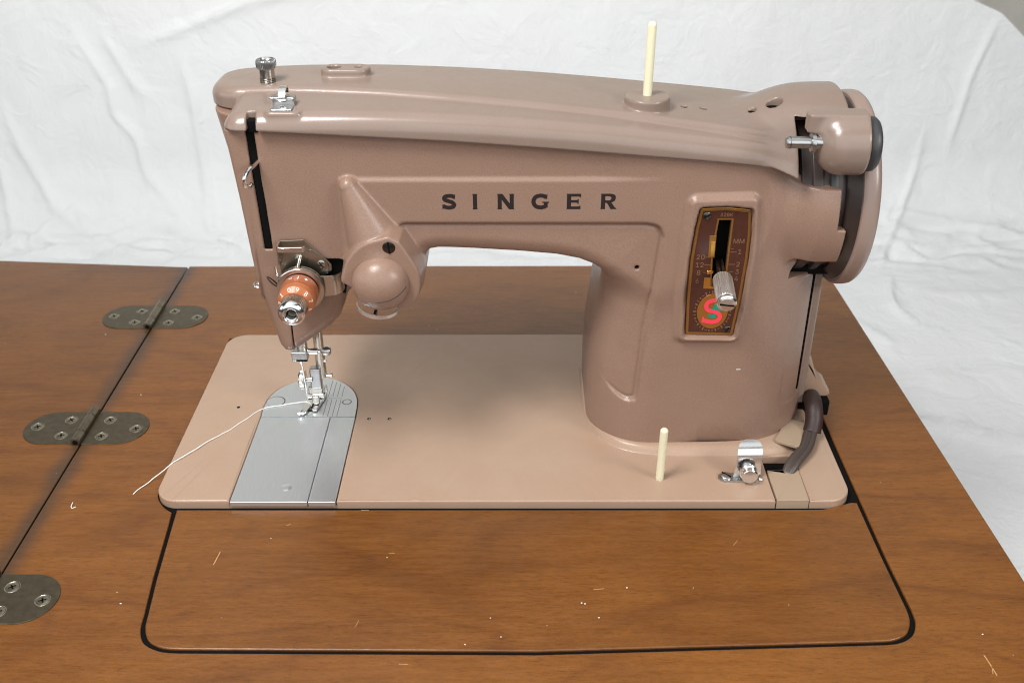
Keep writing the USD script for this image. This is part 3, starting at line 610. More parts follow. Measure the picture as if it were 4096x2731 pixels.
cov = np.maximum(cov, seam_z(X).astype(np.float32) + .25 - Z)
hol = np.maximum(np.sqrt((X - 99.9) ** 2 + (Y - 93.5) ** 2) - 3.4, 194 - Z)
for hx, hy, hr in ((112.2, 93.5, 1.8), (274.7, 75, 1.7), (284.3, 75, 1.8), (308.0, 73, 2.0), (318.5, 73, 3.9)):
    hol = np.minimum(hol, np.maximum(np.sqrt((X - hx) ** 2 + (Y - hy) ** 2) - hr, 178 - Z))
hol = np.minimum(hol, np.maximum(np.maximum(325.4 - X, Z - 187.0), Y - 74))
hol = np.minimum(hol, np.maximum(np.abs(X - 66.9 + (Z - 186) * .03) - 2.25, Y - 50.5))
cov = np.maximum(cov, -hol)
cm, cn = surface_nets(cov.astype(np.float32), (34, 24, 154), 0.7)
put('top_cover', cm, 'cover', SM, normals=cn)
for hx, hy, hr, hz in ((99.9, 93.5, 3.3, 195.0), (112.2, 93.5, 1.7, 195.0), (274.7, 75, 1.6, 186.4), (284.3, 75, 1.7, 185.4), (308, 73, 1.9, 185.0), (318.5, 73, 3.8, 187.2)): put('cover_hole_shade', cyl((hx, hy, hz - 2), (hx, hy, hz), hr), 'black', SM)  # black plugs stand for the shade down the holes
put('slot_shade', rbox((66.9, 49.2, 187.0), (4.9, 5.6, 6.4), .8), 'black', SM)  # black block near the surface paints the slot's shade
del cov, L, U, Hs, rad
# --- lettering
def serif_letters():
    w, s = 2.05, .55
    def stem(x, z0=0, z1=8):
        return Polygon([(x - .12, z0), (x + w + .12, z0), (x + w - .06, z0 + .7), (x + w - .06, z1 - .7), (x + w + .12, z1), (x - .12, z1), (x + .06, z1 - .7), (x + .06, z0 + .7)])
    out = []
    S = LineString(spline([(6.1, 6.35), (5.2, 6.95), (3.6, 7.05), (1.9, 6.7), (1.25, 5.75), (1.8, 4.85), (3.5, 4.25), (5.2, 3.6), (6.05, 2.5), (5.5, 1.35), (3.7, .9), (1.9, 1.1), (.7, 1.8)], 8)).buffer(.98, cap_style='flat')
    S = S.union(Polygon([(5.3, 5.6), (6.5, 5.5), (6.6, 8.0), (6.2, 7.5), (5.6, 7.3)])).union(Polygon([(1.6, 2.3), (.35, 2.6), (.3, 0), (.8, .5), (1.4, .8)]))
    out.append((155.0, S))
    out.append((170.3, stem(0)))
    N = unary_union([stem(0).buffer(0), stem(5.9), Polygon([(-.1, 8), (2.4, 8), (8.0, 0), (5.6, 0)])])
    N = N.difference(sbox(5.5, -.1, 5.9, 0)); out.append((182.4, N))
    G = LineString(spline([(7.0, 6.2), (5.9, 6.95), (4.2, 7.1), (2.2, 6.5), (1.1, 4.9), (1.1, 3.1), (2.2, 1.5), (4.2, .9), (5.9, 1.15), (7.0, 1.7)], 8)).buffer(1.0, cap_style='flat')
    G = unary_union([G, sbox(6.1, .9, 7.9, 3.5), Polygon([(5.3, 3.3), (8.6, 3.3), (8.5, 3.9), (5.4, 3.9)]), Polygon([(6.5, 5.5), (7.6, 5.4), (7.7, 7.9), (7.2, 7.4), (6.6, 7.2)])]); out.append((199.0, G))
    Ec = unary_union([stem(0), sbox(1, 0, 6.4, 1.35), sbox(1, 6.65, 6.4, 8), sbox(1, 3.45, 5.2, 4.7), Polygon([(6.0, 0), (6.75, 0), (6.55, 2.0), (5.9, 1.3)]), Polygon([(6.0, 8), (6.85, 8), (6.7, 6.0), (6.0, 6.6)]), Polygon([(5.0, 3.3), (5.7, 2.6), (5.75, 5.3), (5.0, 4.8)])]); out.append((216.3, Ec))
    R = unary_union([stem(0), Polygon(spline([(1.5, 8), (4.6, 8), (6.7, 7.3), (7.1, 5.8), (6.5, 4.3), (4.6, 3.4), (1.5, 3.3)], 6)).difference(Polygon(spline([(1.5, 6.75), (4.0, 6.75), (4.9, 6.2), (4.9, 5.2), (4.0, 4.55), (1.5, 4.55)], 6))), Polygon([(2.7, 3.7), (4.9, 3.7), (7.4, 0), (4.9, 0)])])
    R = R.union(Polygon([(4.6, 0), (7.75, 0), (7.2, .7), (5.0, .7)])); out.append((233.0, R))
    return out
for x0, g in serif_letters():
    g = shapely.affinity.translate(g.buffer(.02), x0, 145.05)
    parts = [front_slab(q, F0 - .10, .5) for q in (g.geoms if hasattr(g, 'geoms') else [g])]
    parts = []
    for q in (g.geoms if hasattr(g, 'geoms') else [g]): parts.append(front_slab(q, F0 - .10, .5, holes=[Polygon(h) for h in q.interiors]))
    put('brand_letter', parts, 'ink', CAST, smooth=False)

# --- indicator plate with lever
yP = 45.15                                                            # face of the indicator plate
slot = unary_union([Polygon([(291.6, 139.4), (297.7, 139.4), (297.4, 108), (297.0, 102.4), (291.2, 102.4), (290.4, 119), (290.9, 131)])])
ins = pl.buffer(-.1)
IP = put('indicator_plate', front_slab(ins, yP, 1.6, .35, 2, holes=[slot]), 'gold', SM)
yf = yP - .12
put('brown_field', front_slab(ins.buffer(-1.5, join_style='mitre'), yf, .5, 0, holes=[slot.buffer(1.0, join_style='mitre')]), 'plate_brown', IP, smooth=False)
put('slot_void', rbox((294.4, 55, 121), (9.4, 3.0, 41), .2), 'black', IP)  # black block stands for the unlit space behind the slot
yt = yf - .06
put('stop_bar', front_slab(Polygon([(287.6, 131.2), (291.0, 131.2), (291.1, 119.0), (287.9, 119.0)]), yf - .25, .6, .1, 1), 'gold', IP)
put('stop_bar', front_slab(Polygon([(288.6, 127.8), (290.8, 127.8), (290.9, 119.6), (288.9, 119.6)]), yf - .55, .6, .15, 1), 'brass', IP, label='bright brass stop bar left of the slot')
put('stop_bar', front_slab(Polygon([(287.0, 107.6), (290.3, 107.6), (290.2, 102.4), (292.8, 102.3), (292.8, 101.4), (287.0, 101.5)]), yf - .25, .6, .1, 1), 'brass', IP)
put('stop_pointer', move(rbox((0, 0, 0), (3.4, 1.4, 1.9), .5), (289.4, yf - .9, 111.4), rot_axis('z', .2)), 'brass', IP)
for s, x, z, h in (('20', 284.2, 119.3, 2.6), ('12', 284.1, 114.9, 2.6), ('8', 283.9, 110.5, 2.6), ('6', 283.6, 105.9, 2.4), ('MM', 302.5, 128.0, 2.4), ('1', 303.5, 122.2, 2.6), ('2', 303.4, 115.2, 2.6), ('3', 303.3, 111.1, 2.6), ('4', 303.3, 107.2, 2.6), ('328K', 295.0, 142.3, 1.8)):
    put('plate_figure', text(s, h, (x, yt + .06, z), .12, bold=False), 'gold_print', IP, smooth=False)
for x0, x1, z in ((286.6, 288.0, 119.2), (286.4, 289.6, 114.8), (286.2, 288.4, 110.6), (298.8, 302.0, 122.0), (298.8, 300.2, 123.9), (298.6, 301.8, 115.2), (298.5, 301.4, 111.1), (298.4, 301.4, 107.2)):
    put('plate_tick', front_slab(sbox(x0, z - .14, x1, z + .14), yt, .1), 'gold_print', IP, smooth=False)
mc = (293.0, 88.2)
MD = put('medallion', front_slab(shapely.affinity.scale(Point(*mc).buffer(1, quad_segs=16), 8.0, 10.2), yt - .1, .3, .1, 1), 'medal', IP)
ringo = shapely.affinity.scale(Point(*mc).buffer(1, quad_segs=16), 10.2, 12.6)
for k in range(34):
    t = k / 34 * 2 * math.pi
    c = (mc[0] + 9.2 * math.cos(t), mc[1] + 11.4 * math.sin(t)); ln = (.75, .5, .9)[k % 3]
    q = shapely.affinity.rotate(sbox(c[0] - .16 * (1 + k % 2), c[1] - ln, c[0] + .16 * (1 + k % 2), c[1] + ln), math.degrees(math.atan2(11.4 * math.sin(t), 9.2 * math.cos(t))) - 90 + 90 * (k % 4 == 0))
    put('ring_mark', front_slab(q, yt, .1), 'gold_print', IP, smooth=False)
Sm = LineString(spline([(3.9, 4.4), (2.4, 6.0), (.2, 6.4), (-2.6, 5.4), (-3.5, 3.0), (-2.4, .9), (.3, 0), (2.8, -.9), (4.1, -3.0), (3.2, -5.2), (.7, -6.2), (-2.2, -5.9), (-4.3, -5.3)], 6)).buffer(1.12, cap_style='flat')
Sm = Sm.union(Polygon([(-5.0, -3.2), (-4.0, -3.4), (-3.6, -6.4), (-5.2, -6.6)]))
put('emblem_letter', front_slab(shapely.affinity.translate(Sm, *mc), yt - .22, .3), 'red', MD, smooth=False)
put('emblem_figure', [front_slab(shapely.affinity.translate(Polygon([(-.9, 1.4), (.4, 2.4), (.7, 4.4), (1.7, 4.9), (2.6, 3.8), (3.0, 2.6), (4.3, 1.6), (4.6, .4), (3.2, .2), (1.2, 1.0)]), *mc), yt - .28, .3)] +
    [front_slab(shapely.affinity.translate(sbox(x, -3.9, x + .42, -1.5), *mc), yt - .20, .2) for x in (-2.2, -1.6, -1.0)] + [front_slab(shapely.affinity.translate(sbox(-.3, -4.1, 1.9, -1.7), *mc), yt - .20, .2)], 'green', MD, smooth=False)
def slot_screw(c, axis, r, name, parent, material, turn=0.0, h=.9):
    c = np.array(c, float); R = frame(axis)
    s = put(name, revolve([(r, -.8), (r, h * .45), (r * .8, h * .8), (.01, h)], c, axis, 28), material, parent)
    put('screw_slot', move(rbox((0, 0, h * .9), (r * 1.9, r * .24, .35), .05), c, R @ rot_axis('z', turn)), 'black', parent if parent.count('/') > 2 and False else s if s.count('/') < 5 else parent, smooth=False)
    return s
slot_screw((285.2, yf, 141.8), (0, -1, 0), 2.0, 'plate_screw', IP, 'dark_screw', .6)
slot_screw((301.6, yf, 77.6), (0, -1, 0), 1.9, 'plate_screw', IP, 'dark_screw', 1.2)
b0, b1, b2 = np.array([294.6, 50, 114.9]), np.array([293.8, 34.5, 113.1]), np.array([292.8, 12.4, 109.4])
LV = put('stitch_lever', cyl(b0, b1 + (b2 - b1) * .1, 2.05), 'dark_screw', SM)
dv = (b2 - b1) / np.linalg.norm(b2 - b1); Lk = np.linalg.norm(b2 - b1)
put('lever_knob', revolve([(1.5, -.4), (3.4, 0), (4.6, 1.0), (4.9, 1.6), (4.9, Lk - 4.2), (4.6, Lk - 3.6), (4.4, Lk - 3.5)], b1, dv, 40, knurl=(28, .5, 4.7)), 'aluminium', LV)
put('lever_cap', revolve([(4.4, Lk - 3.6), (4.4, Lk - 2.9), (4.75, Lk - 2.7), (4.75, Lk - 1.4), (4.1, Lk - .8), (3.4, Lk - .8)], b1, dv, 40), 'chrome', LV)
slot_screw(b1 + dv * (Lk - 1.0), dv, 3.7, 'cap_screw', LV, 'aluminium', -.1, 1.1)

# --- dome cap on the diagonal boss
dc = np.array([124.2, 32.2, 111.4])
t = np.linspace(0, math.pi / 2, 14)
dome = revolve([(14.3, -1.0)] + [(max(14.3 * math.cos(a), .01), 11.2 * math.sin(a)) for a in t], dc, (0, -1, 0), 64)
v = np.array(dome.vertices); low = v[:, 2] < dc[2] - 12.4; v[low, 2] = dc[2] - 12.4 + (v[low, 2] - dc[2] + 12.4) * .1
DM = put('dome_cap', trimesh.Trimesh(v, dome.faces, process=False), 'casting', SM, smooth=60)
def on_dome(x, z):
    q = 1 - ((x - dc[0]) / 14.3) ** 2 - ((z - dc[2]) / 14.3) ** 2
    return (x, dc[1] - 11.2 * math.sqrt(max(q, 0)), z)
put('dome_slit', tube([on_dome(x, z) for x, z in spline([(123.0, 106.0), (127, 106.4), (131, 107.6), (134.6, 109.6), (137.2, 111.8)], 8)], .2, 6), 'ink', DM)
a = np.linspace(math.pi * 1.03, math.pi * 2.02, 40)
rc = np.array([121.8, 34.0, 98.4])
put('dome_ring', strip([(rc[0] + 10.6 * math.cos(q), rc[1] + 9.4 * math.sin(q), rc[2] - 2.2 * math.sin(-q) - .12 * (10.6 * math.cos(q))) for q in a], (0, -.15, 1), 1.9, .8), 'bright_trim', SM, smooth=50)
put('ring_stem', rbox((121.0, 31.0, 96.8), (1.6, 12, 1.6), .3), 'dark_screw', SM)
slot_screw((129.4, 32.4, 130.9), (0, -1, 0), 3.3, 'boss_screw', SM, 'dark_screw', 1.65, .8)
put('screw_ring', revolve([(3.35, 0), (3.5, .35), (3.8, .35), (3.9, -.3)], (129.4, 32.4, 130.9), (0, -1, 0), 32), 'casting', SM)

# --- tension assembly
TA = np.array([82.7, 0, 105.0])
TD = np.array([0, -1, -.0]); TD /= np.linalg.norm(TD); TF = frame(TD)
def ty(y): return np.array([TA[0], y, TA[2] - (44 - y) * .0])
brk = Polygon([(72.6, 128.8), (85.6, 129.4), (98.2, 115.6), (98.0, 112.4), (95.8, 110.6), (88, 106), (72.2, 106), (72.0, 118)]).buffer(-.8).buffer(.8)
BR = put('tension_bracket', front_slab(brk, 44.4, 1.0, .25, 2), 'bracket', SM)
lip = Polygon(np.vstack([spline([(87.0, 38.6), (86.2, 37.0), (84, 36.6), (75.4, 36.4), (73.2, 37.4), (72.6, 39.6), (72.6, 44.6)], 6), spline([(73.6, 44.6), (73.6, 40.0), (74.2, 38.2), (75.8, 37.4), (84, 37.6), (85.6, 37.8), (86.2, 38.8)], 6)]))
put('bracket_lip', move(slab(lip, 0, 2.6, .2, 1), (0, 0, 126.2)), 'chrome', BR)
put('bracket_lip', front_slab(sbox(72.7, 118, 73.6, 128.6), 39.2, 5.2), 'bracket', BR)
put('check_tab', front_slab(Polygon(spline([(86.6, 121.5), (88.6, 124.4), (93.5, 120.4), (96.6, 115.6), (96, 111.6), (91.5, 111), (87, 113)], 6, True)), 43.7, .6, .2, 2), 'bracket', BR)
slot_screw((93.2, 43.5, 116.4), (0, -1, 0), 2.0, 'bracket_screw', BR, 'nickel', 2.2, .6)
put('stop_pin', cyl((83.1, 44.2, 120.6), (82.6, 36.6, 117.4), .95, .3, 18), 'chrome', BR)
for k, (y, r, h) in enumerate(((40.6, 12.0, .7), (39.3, 11.7, .6), (38.0, 12.0, .9))):
    put('tension_disc', revolve([(2, 0), (r - 1, 0), (r, h * .4), (r - .2, h), (r - 1.4, h + .25), (2, h + .1)], ty(y), TD, 56), 'nickel' if k == 2 else 'bracket', SM)
arcp = [ty(37.0) + 11.6 * np.array([math.sin(q), 0, math.cos(q)]) for q in np.linspace(-.95, .10, 20)]
put('check_spring', tube(np.vstack([arcp[::-1], spline([arcp[0], (71.4, 38.6, 113.2), (71.2, 38.8, 117.6)], 6)]), .55, 8), 'chrome', SM)
put('check_spring', tube(spline([(73.0, 40.5, 104.5), (71, 40, 105.2), (68.6, 39.5, 107.2), (66.6, 39.3, 110.0), (66.2, 39.6, 111.2), (67.4, 40.2, 110.2), (69.4, 41.0, 107.6), (70.6, 41.5, 105.4)], 8), .38, 7), 'dark_screw', SM)
band = spline([(91.5, 40.8, 0), (95, 40.4, 0), (99, 41.6, 0), (102.0, 45, 0), (102.6, 48.6, 0)], 8); band[:, 2] = 105.6
put('guide_band', strip(band, (0, 0, 1), 11.0, .8), 'nickel', SM)
RG = put('tension_ring', revolve([(9.35, 0), (9.35, 6.0), (9.1, 6.5), (8.5, 6.7), (7, 6.7)], ty(36.0), TD, 64), 'orange', SM)
def ringpt(ang, r, y):
    d = TF[:, 0] * math.sin(ang) + TF[:, 1] * math.cos(ang)
    return ty(y) + d * r, d, TF[:, 0] * math.cos(ang) - TF[:, 1] * math.sin(ang)
def around(s, h, ang, r, y, parent, tilt=0.0):
    """figure standing on a ring about the tension axis"""
    c, d, side = ringpt(ang, r, y); upv = -TF[:, 2] * math.cos(tilt) + d * math.sin(tilt); out = d * math.cos(tilt) + TF[:, 2] * math.sin(tilt)
    put('ring_figure', text(s, h, c, .14, np.stack([side, upv, out], 1)), 'white_ink', parent, smooth=False)
def mark(ang, r, y, w, l, parent):
    c, d, side = ringpt(ang, r, y)
    put('ring_figure', move(rbox((0, 0, 0), (w, l, .3), .05), c, np.stack([side, -TF[:, 2], d], 1)), 'white_ink', parent, smooth=False)
mark(-.36, 9.3, 32.6, 1.9, .45, RG); mark(.06, 9.3, 32.8, .45, 3.0, RG); mark(.50, 9.3, 32.6, 1.8, .45, RG); mark(.50, 9.33, 32.6, .45, 1.8, RG)
DL = put('tension_dial', revolve([(8.8, 0), (9.1, .3), (9.1, 4.0), (8.85, 4.5), (6.7, 7.0), (5.5, 7.1)], ty(28.7), TD, 64), 'orange_light', SM)
put('dial_gap', cyl(ty(29.8), ty(28.4), 8.4, .05), 'black', SM)
tl = math.atan2(2.1, 2.4)
for s, ang in (('1', -.95), ('0', -.30), ('9', .24), ('8', .83), ('7', 1.40), ('2', -1.55), ('6', 2.0)):
    around(s, 2.2, ang, 7.75, 23.0, DL, tl)
KN = put('tension_knob', revolve([(5.6, 0), (6.4, .2), (6.65, .8), (6.65, 7.2), (6.3, 7.8), (6.0, 7.8)], ty(22.0), TD, 40, knurl=(44, .5, 6.3)), 'nickel', SM)
put('knob_face', revolve([(6.2, 9.8), (6.2, 10.4), (6.7, 10.8), (6.65, 11.6), (6.0, 12.8), (4.8, 13.5), (4.0, 13.6), (3.6, 13.3), (3.35, 12.7), (3.05, 12.9), (2.75, 12.7), (2.7, 7.5), (.01, 7.0)], ty(24.4), TD, 56), 'chrome', KN)
put('knob_bore', cyl(ty(16.8), ty(14.4), 2.5, .05), 'dark_screw', KN)

# --- head: needle bar, presser bar and foot
nb = 69.0
NB = put('needle_bar', cyl((nb, 83, 40), (nb, 83, 66), 3.0), 'nickel', SM)
put('needle_clamp', rbox((68.1, 79.8, 41.3), (8.9, 6.2, 6.2), .5), 'steel', NB)
put('clamp_slot', rbox((69.3, 76.6, 39.1), (6.4, .6, .9), .2), 'black', NB)
put('clamp_screw', [cyl((72.4, 80.5, 43.2), (78.2, 80.5, 43.2), 1.9), cyl((78.2, 80.5, 43.2), (80.4, 80.5, 43.3), .9, .2, r1=.8)], 'chrome', NB)
put('clamp_screw_head', revolve([(.9, 0), (1.7, .8), (2.5, 1.6), (2.75, 3.0), (2.7, 4.6), (2.2, 5.6), (1.2, 6.0), (.01, 6.05)], (79.6, 80.5, 43.3), (1, 0, 0), 28), 'steel', NB)
put('needle', tube([(67.9, 80.4, 39.5), (67.9, 80.4, 36), (67.9, 81.2, 33), (68.2, 82.5, 18), (68.4, 83.6, 4)], [.95, .95, .5, .45, .12], 10), 'chrome', NB)
PB = put('presser_bar', cyl((76.4, 92, 19), (76.4, 92, 70), 2.9), 'nickel', SM)
put('bar_stop', rbox((79.0, 91, 30.5), (2.4, 1.6, 1.6), .4), 'chrome', PB)
put('bar_stop', [cyl((79, 91, 20.5), (82.3, 91, 20.5), .9), cyl((81.6, 91, 20.5), (82.8, 91, 20.5), 1.5)], 'chrome', PB)
FT = put('presser_foot', [rbox((73.6, 88.6, 20.6), (6.4, 5.4, 13.4), 1.0)], 'steel', SM)
put('foot_screw', revolve([(1.5, 7.5), (1.5, 3.4), (5.3, 3.2), (5.45, 2.4), (5.45, .8), (5.0, 0), (.01, -.2)], (64.4, 86, 20.6), (1, 0, 0), 40), 'nickel', FT, label='knurled thumb screw of the presser foot')
put('foot_screw', revolve([(4.8, 0.6), (5.35, .8), (5.6, 1.0), (5.6, 2.4), (5.35, 2.7), (4.8, 2.9)], (64.4, 86, 20.6), (1, 0, 0), 40, knurl=(48, .3, 5.4)), 'steel', FT)
put('foot_hinge', [rbox((72.2, 91.2, 10.2), (8.4, 6, 6.4), 1.2), cyl((67.2, 89, 7.4), (77.0, 89, 7.4), 1.7), rbox((72.2, 88.4, 5.6), (4.0, 5, 5.6), .8), rbox((77.0, 96, 7.4), (1.4, 3.2, 4.4), .4)], 'nickel', FT)
toe = lambda p: move(slab(Polygon(p).buffer(-.3).buffer(.3), 0, 1.3, .4, 2), (0, 0, .9))
put('foot_toe', [toe([(66.0, 100), (70.2, 100), (70.0, 88), (67.2, 79.5), (63.6, 76.6), (63.0, 79.0), (65.2, 82)]), move(cyl((62.6, 77.8, 1.6), (66.6, 77.8, 1.6), .9), (0, 0, .5))], 'chrome', FT)
put('foot_toe', [toe([(73.4, 101), (76.6, 100), (74.6, 88), (73.0, 81.8), (70.6, 81.8), (71.2, 88)])], 'chrome', FT)
put('foot_sole', [toe([(66, 92), (75.6, 92), (76, 101), (66, 101)])], 'chrome', FT)

# --- take-up lever, thread eye, presser screw, thread guide
put('take_up_lever', tube(spline([(68.0, 60, 169.0), (66.4, 44, 169.2), (64.2, 38.8, 168.0), (62.6, 36.6, 164.8), (62.2, 37.2, 161.4), (63.6, 39.4, 159.6), (65.0, 40.0, 161.0)], 8), 1.05, 10), 'chrome', SM)
put('thread_eye', tube([(54.6 + 2.0 * math.cos(q), 62 + 2.2 * math.sin(q), 95.2) for q in np.linspace(0, 2 * math.pi, 22)], .75, 8), 'chrome', SM)
PS = put('presser_screw', cyl((68.0, 84, 192), (68.0, 84, 206), 3.75, .3), 'nickel', SM)
put('screw_thread', [revolve([(3.7, 0), (3.95, .3), (3.7, .6)], (68, 84, 197.4 + .9 * k), (0, 0, 1), 32) for k in range(3)], 'dark_screw', PS)
put('screw_head', revolve([(3.4, 0), (4.5, .3), (4.95, 1.0), (5.1, 2.6), (4.95, 4.0), (4.5, 4.6), (3.9, 4.75), (3.5, 4.5), (3.3, 3.8), (.01, 3.6)], (68.0, 84, 204.0), (0, 0, 1), 40, knurl=(36, .5, 4.6)), 'steel', PS)
TG = put('thread_guide', [rbox((81.4, 51.4, 194.6), (9.8, 9.4, 1.0), .35), rbox((80.8, 55.8, 195.9), (10, 1.0, 3.6), .3), rbox((80.4, 57.6, 197.8), (11.8, 5.4, .9), .3), rbox((86.0, 56.4, 196.2), (1.0, 5.0, 4.0), .3)], 'steel', SM)
put('guide_hook', strip(spline([(80.8, 55.2, 196.4), (80.8, 54.0, 197.6), (80.8, 54.1, 199.4), (80.8, 56.2, 201.2), (80.8, 59.8, 202.2), (80.8, 62.4, 201.2), (80.8, 63.2, 198.6)], 6), (1, 0, 0), 3.2, .8), 'chrome', TG, smooth=50)
slot_screw((81.2, 50.6, 195.0), (0, 0, 1), 1.0, 'guide_screw', TG, 'steel', .3, .35)

# --- spool pins
def pin_profile(h, r): return [(r, 0)] + [(r, h - r * .8)] + [(max(r * math.cos(a), .01), h - r * .8 + r * .8 * math.sin(a)) for a in np.linspace(.2, math.pi / 2, 7)]
put('spool_pin', revolve(pin_profile(37.0, 2.2), (255.6, 72, 192.4), (0.01, 0, 1), 24), 'ivory', SM, smooth=50, label='upper spool pin on top of the arm')
put('spool_pin', revolve(pin_profile(33.4, 2.15), (268.5, 18.6, -.3), (0.012, 0, 1), 24), 'ivory', SM, smooth=50, label='lower spool pin standing on the bed')

# --- handwheel
wx = 353.0
HW = put('handwheel', revolve([(46.6, 4.6), (48.2, 4.2), (49.2, 4.5), (49.9, 5.4), (50.1, 6.6), (50.1, 9.6), (49.8, 11.4), (48.6, 12.9), (45, 14.0), (38, 14.8), (20, 15.2), (.01, 15.2)], (wx, AX, AZ), (1, 0, 0), 120), 'wheel', SM)
put('wheel_cone', revolve([(40.0, -1.5), (42.5, -1.6), (43.8, -.6), (47.0, 4.2), (47.4, 4.8)], (wx, AX, AZ), (1, 0, 0), 120), 'wheel_inner', HW)
put('wheel_hub', cyl((330, AX, AZ), (353.6, AX, AZ), 40.5, .8, 90), 'wheel_dark', HW)
put('hub_ring', cyl((335, AX, AZ), (340, AX, AZ), 42.4, .6, 90), 'wheel_dark', HW)
put('wheel_belt', cyl((343.4, AX, AZ), (347.4, AX, AZ), 42.9, 1.0, 90), 'rubber', HW)
# --- bobbin winder
BY, BZ = 35.0, 182.6
ax, (X, Y, Z) = grid((318, 16, 162), (358, 70, 204), 0.6)
wd = rint(np.sqrt((Y - BY) ** 2 + (Z - BZ) ** 2) - 14.7, 331.0 - X, 11.0); wd = rint(wd, X - 351.8, .7)
bl = rint(rint(np.abs(X - 338.2) - 13.4, np.maximum(30.5 - Y, Y - 39), 2.0), np.maximum(Z - 197.6, 188.5 - Z), 1.0)
wdm = smin(wd, bl, 5.0); wdm = rint(wdm, Z - 197.7, .8); wdm = np.maximum(wdm, X - 351.9)
wm, wn = surface_nets(wdm.astype(np.float32), (318, 16, 162), 0.6)
WN = put('bobbin_winder', wm, 'cover', SM, normals=wn)
put('winder_tyre', revolve([(9, -2.6), (10.8, -2.8), (12.3, -1.6), (12.8, .4), (12.5, 2.2), (11.4, 3.4), (9.5, 4.0), (.01, 4.2)], (354.6, BY + .8, BZ - .8), (1, 0, 0), 60), 'rubber', WN)
put('winder_spindle', revolve([(.01, 0), (2.3, .1), (2.75, .7), (2.8, 11.0), (3.2, 11.2), (4.3, 11.5), (4.4, 13.2), (3.4, 13.6), (3.4, 17)], (315.4, 31.2, 184.2), (1, 0, 0), 32), 'steel', WN)
put('spindle_groove', revolve([(2.82, 0), (2.9, .15), (2.82, .3)], (317.2, 31.2, 184.2), (1, 0, 0), 32), 'dark_screw', WN)

# --- motor bracket foot, terminal, cord
mb = Polygon([(357, 36), (361, 36), (363, 30), (366.5, 22), (371.2, 15.6), (374.4, 13.4), (375.0, 11.2), (373.6, 9.8), (357, 9.8)])
put('motor_bracket', front_slab(mb.buffer(0).buffer(-.6).buffer(1.0), 84, 18, 1.2, 3), 'bed', SM)
put('terminal_socket', rbox((364, 86, 4.5), (21, 14, 10), .8), 'black', SM)
CB = put('power_cord', tube(spline([(361.6, 76, 14.8), (361.2, 70, 15.8), (360.6, 63.5, 14.2), (360.2, 59.0, 9.6), (358.8, 55.5, 4.6)], 8), [3.6] + [5.0] * 31 + [5.2], 20, caps=False), 'sleeve', SM, smooth=60)
put('cord_end', [tube([(359.2, 56.2, 5.6), (359.0, 55.9, 5.2)], 4.7, 20)], 'black', CB)
for dx, dy, dz in ((0, 0, 0), (-1.6, 1.4, .4), (1.3, -1.2, .5)):
    put('cord_wire', tube(spline([(359.4 + dx * .6, 56.8 + dy * .5, 6.4 + dz), (356.5 + dx, 51.0 + dy, 4.8 + dz), (352 + dx, 41 + dy, 3.6 + dz), (343 + dx, 29.5 + dy, 1.8 + dz), (338.6 + dx * .8, 23.6 + dy * .5, -1.5), (337.6 + dx * .5, 21.5, -6)], 8), [2.0] * 41, 12), 'wire', CB, smooth=60)

# --- bobbin tension clip on the bed
CL = put('winder_tension_clip', slab(unary_union([Point(303.8, 19.0).buffer(3.7), sbox(303.8, 15.4, 320, 22.6)]).buffer(-.8).buffer(.8), 0.05, 1.0, .3, 2), 'steel', SM)
pth = spline([(315.6, 19.6, .9), (315.7, 20.0, 5), (315.9, 20.3, 10), (316.1, 21.0, 14.2), (316.4, 23.4, 17.4), (316.8, 27.2, 19.6)], 7)
wd = np.interp(np.linspace(0, 1, len(pth)), [0, .15, .35, .7, .82, .92, .97, 1], [15, 14.2, 13.2, 13.2, 12.6, 10.2, 7.4, 3])
put('clip_strip', strip(pth, (1, 0, 0), wd, .7), 'chrome', CL, smooth=50)
put('clip_button', revolve([(4.6, -4.6), (4.9, -4.4), (4.9, -3.5), (4.3, -3.2), (4.3, -.6), (3.9, -.15), (.01, 0)], (315.4, 12.0, 6.0), (0, -1, 0), 36), 'chrome', CL)
put('clip_button', cyl((315.5, 20, 6.2), (315.4, 14, 6.1), 3.0), 'steel', CL)
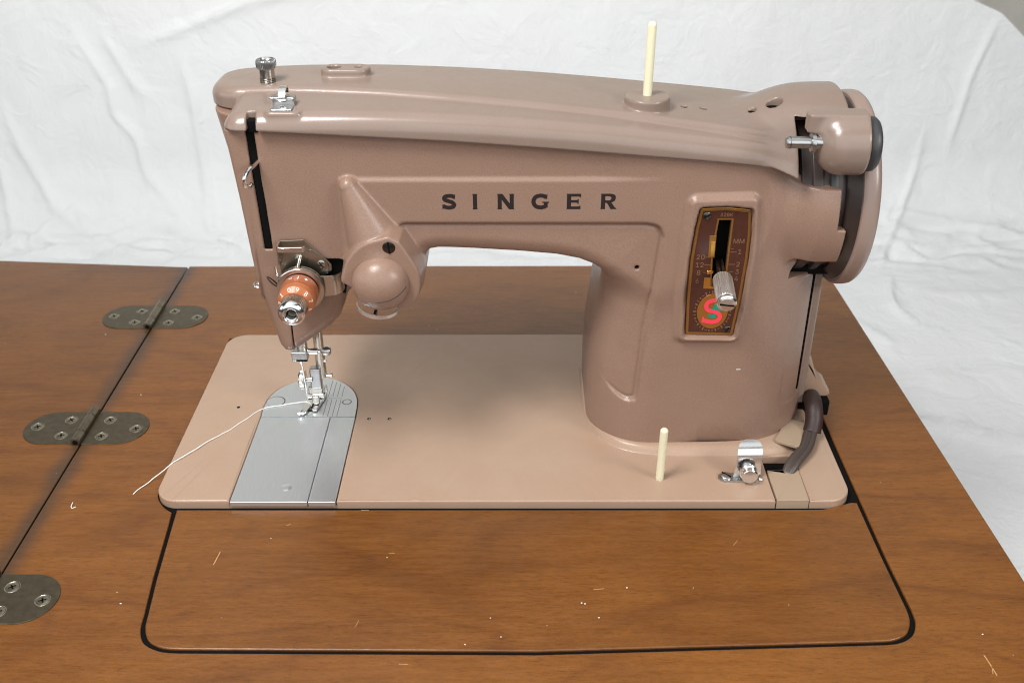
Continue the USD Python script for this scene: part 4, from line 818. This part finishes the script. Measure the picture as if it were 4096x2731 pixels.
slot_screw((304.4, 19.2, 1.0), (0, 0, 1), 3.1, 'clip_screw', CL, 'steel', -.75, 1.6)
put('clip_rivet', cyl((321.8, 17.2, .5), (323.6, 16.6, .8), 1.0), 'chrome', CL)
put('paint_chip', front_slab(sbox(309.2, 52.0, 311.6, 52.4), F0 - .06, .3), 'white_ink', CAST, smooth=False)

# ---------------------------------------------------------------- loose thread, lint
th3 = spline([(69.4, 86.0, 1.8), (66.5, 89.6, 2.4), (58.2, 89.9, 1.2), (50.7, 88.7, .5), (43.5, 86.7, .45), (39.3, 84.0, .4), (33.8, 76.0, .4), (28.3, 67.2, .4), (23.8, 61.0, .4), (20.3, 57.0, .5), (14.2, 48.6, .9), (9.0, 40.6, 1.0), (4.0, 34.8, .8), (-1.1, 28.6, -.6), (-6.4, 22.0, -2.6), (-10.6, 16.4, -3.5), (-14.0, 9.8, -3.6)], 8)
th3[:, 0] += .25 * np.sin(np.arange(len(th3)) * .55)
TH = put('sewing_thread', tube(th3, .26, 7), 'thread', smooth=60); tag(TH, label='loose white thread trailing from the presser foot across the bed onto the wood', category='thread')
LF = put('lint_fibre', tube(spline([(-43.6, 3.2, WT + .3), (-43.4, .2, WT + .3), (-42.2, -1.6, WT + .35), (-40.8, -.4, WT + .3)], 6), .22, 6), 'thread', smooth=60); tag(LF, label='curled white lint fibre on the wood left of the flap, below the middle hinge', category='lint')
rng = random.Random(7); sp = []
while len(sp) < 36:
    x, y = rng.uniform(-190, 425), rng.uniform(-120, 275)
    if -4 < x < 372 and -4 < y < 178: continue
    r = rng.choice((.1, .12, .15, .18, .26))
    sp.append(move(trimesh.creation.icosphere(1, r), (x, y, WT + r * .4), np.diag([rng.uniform(.8, 2.2), 1, .6])))
sp += [move(trimesh.creation.icosphere(1, .32), (x, y, WT + .2), np.diag([1.3, 1, .5])) for x, y in ((131.5, 192), (-87, 181), (222, -70), (223.5, -70.6), (244, -60))]
DS = put('dust_specks', sp, 'thread', smooth=False); tag(DS, label='tiny white dust and lint specks scattered over the brown wood', category='dust', kind='stuff')
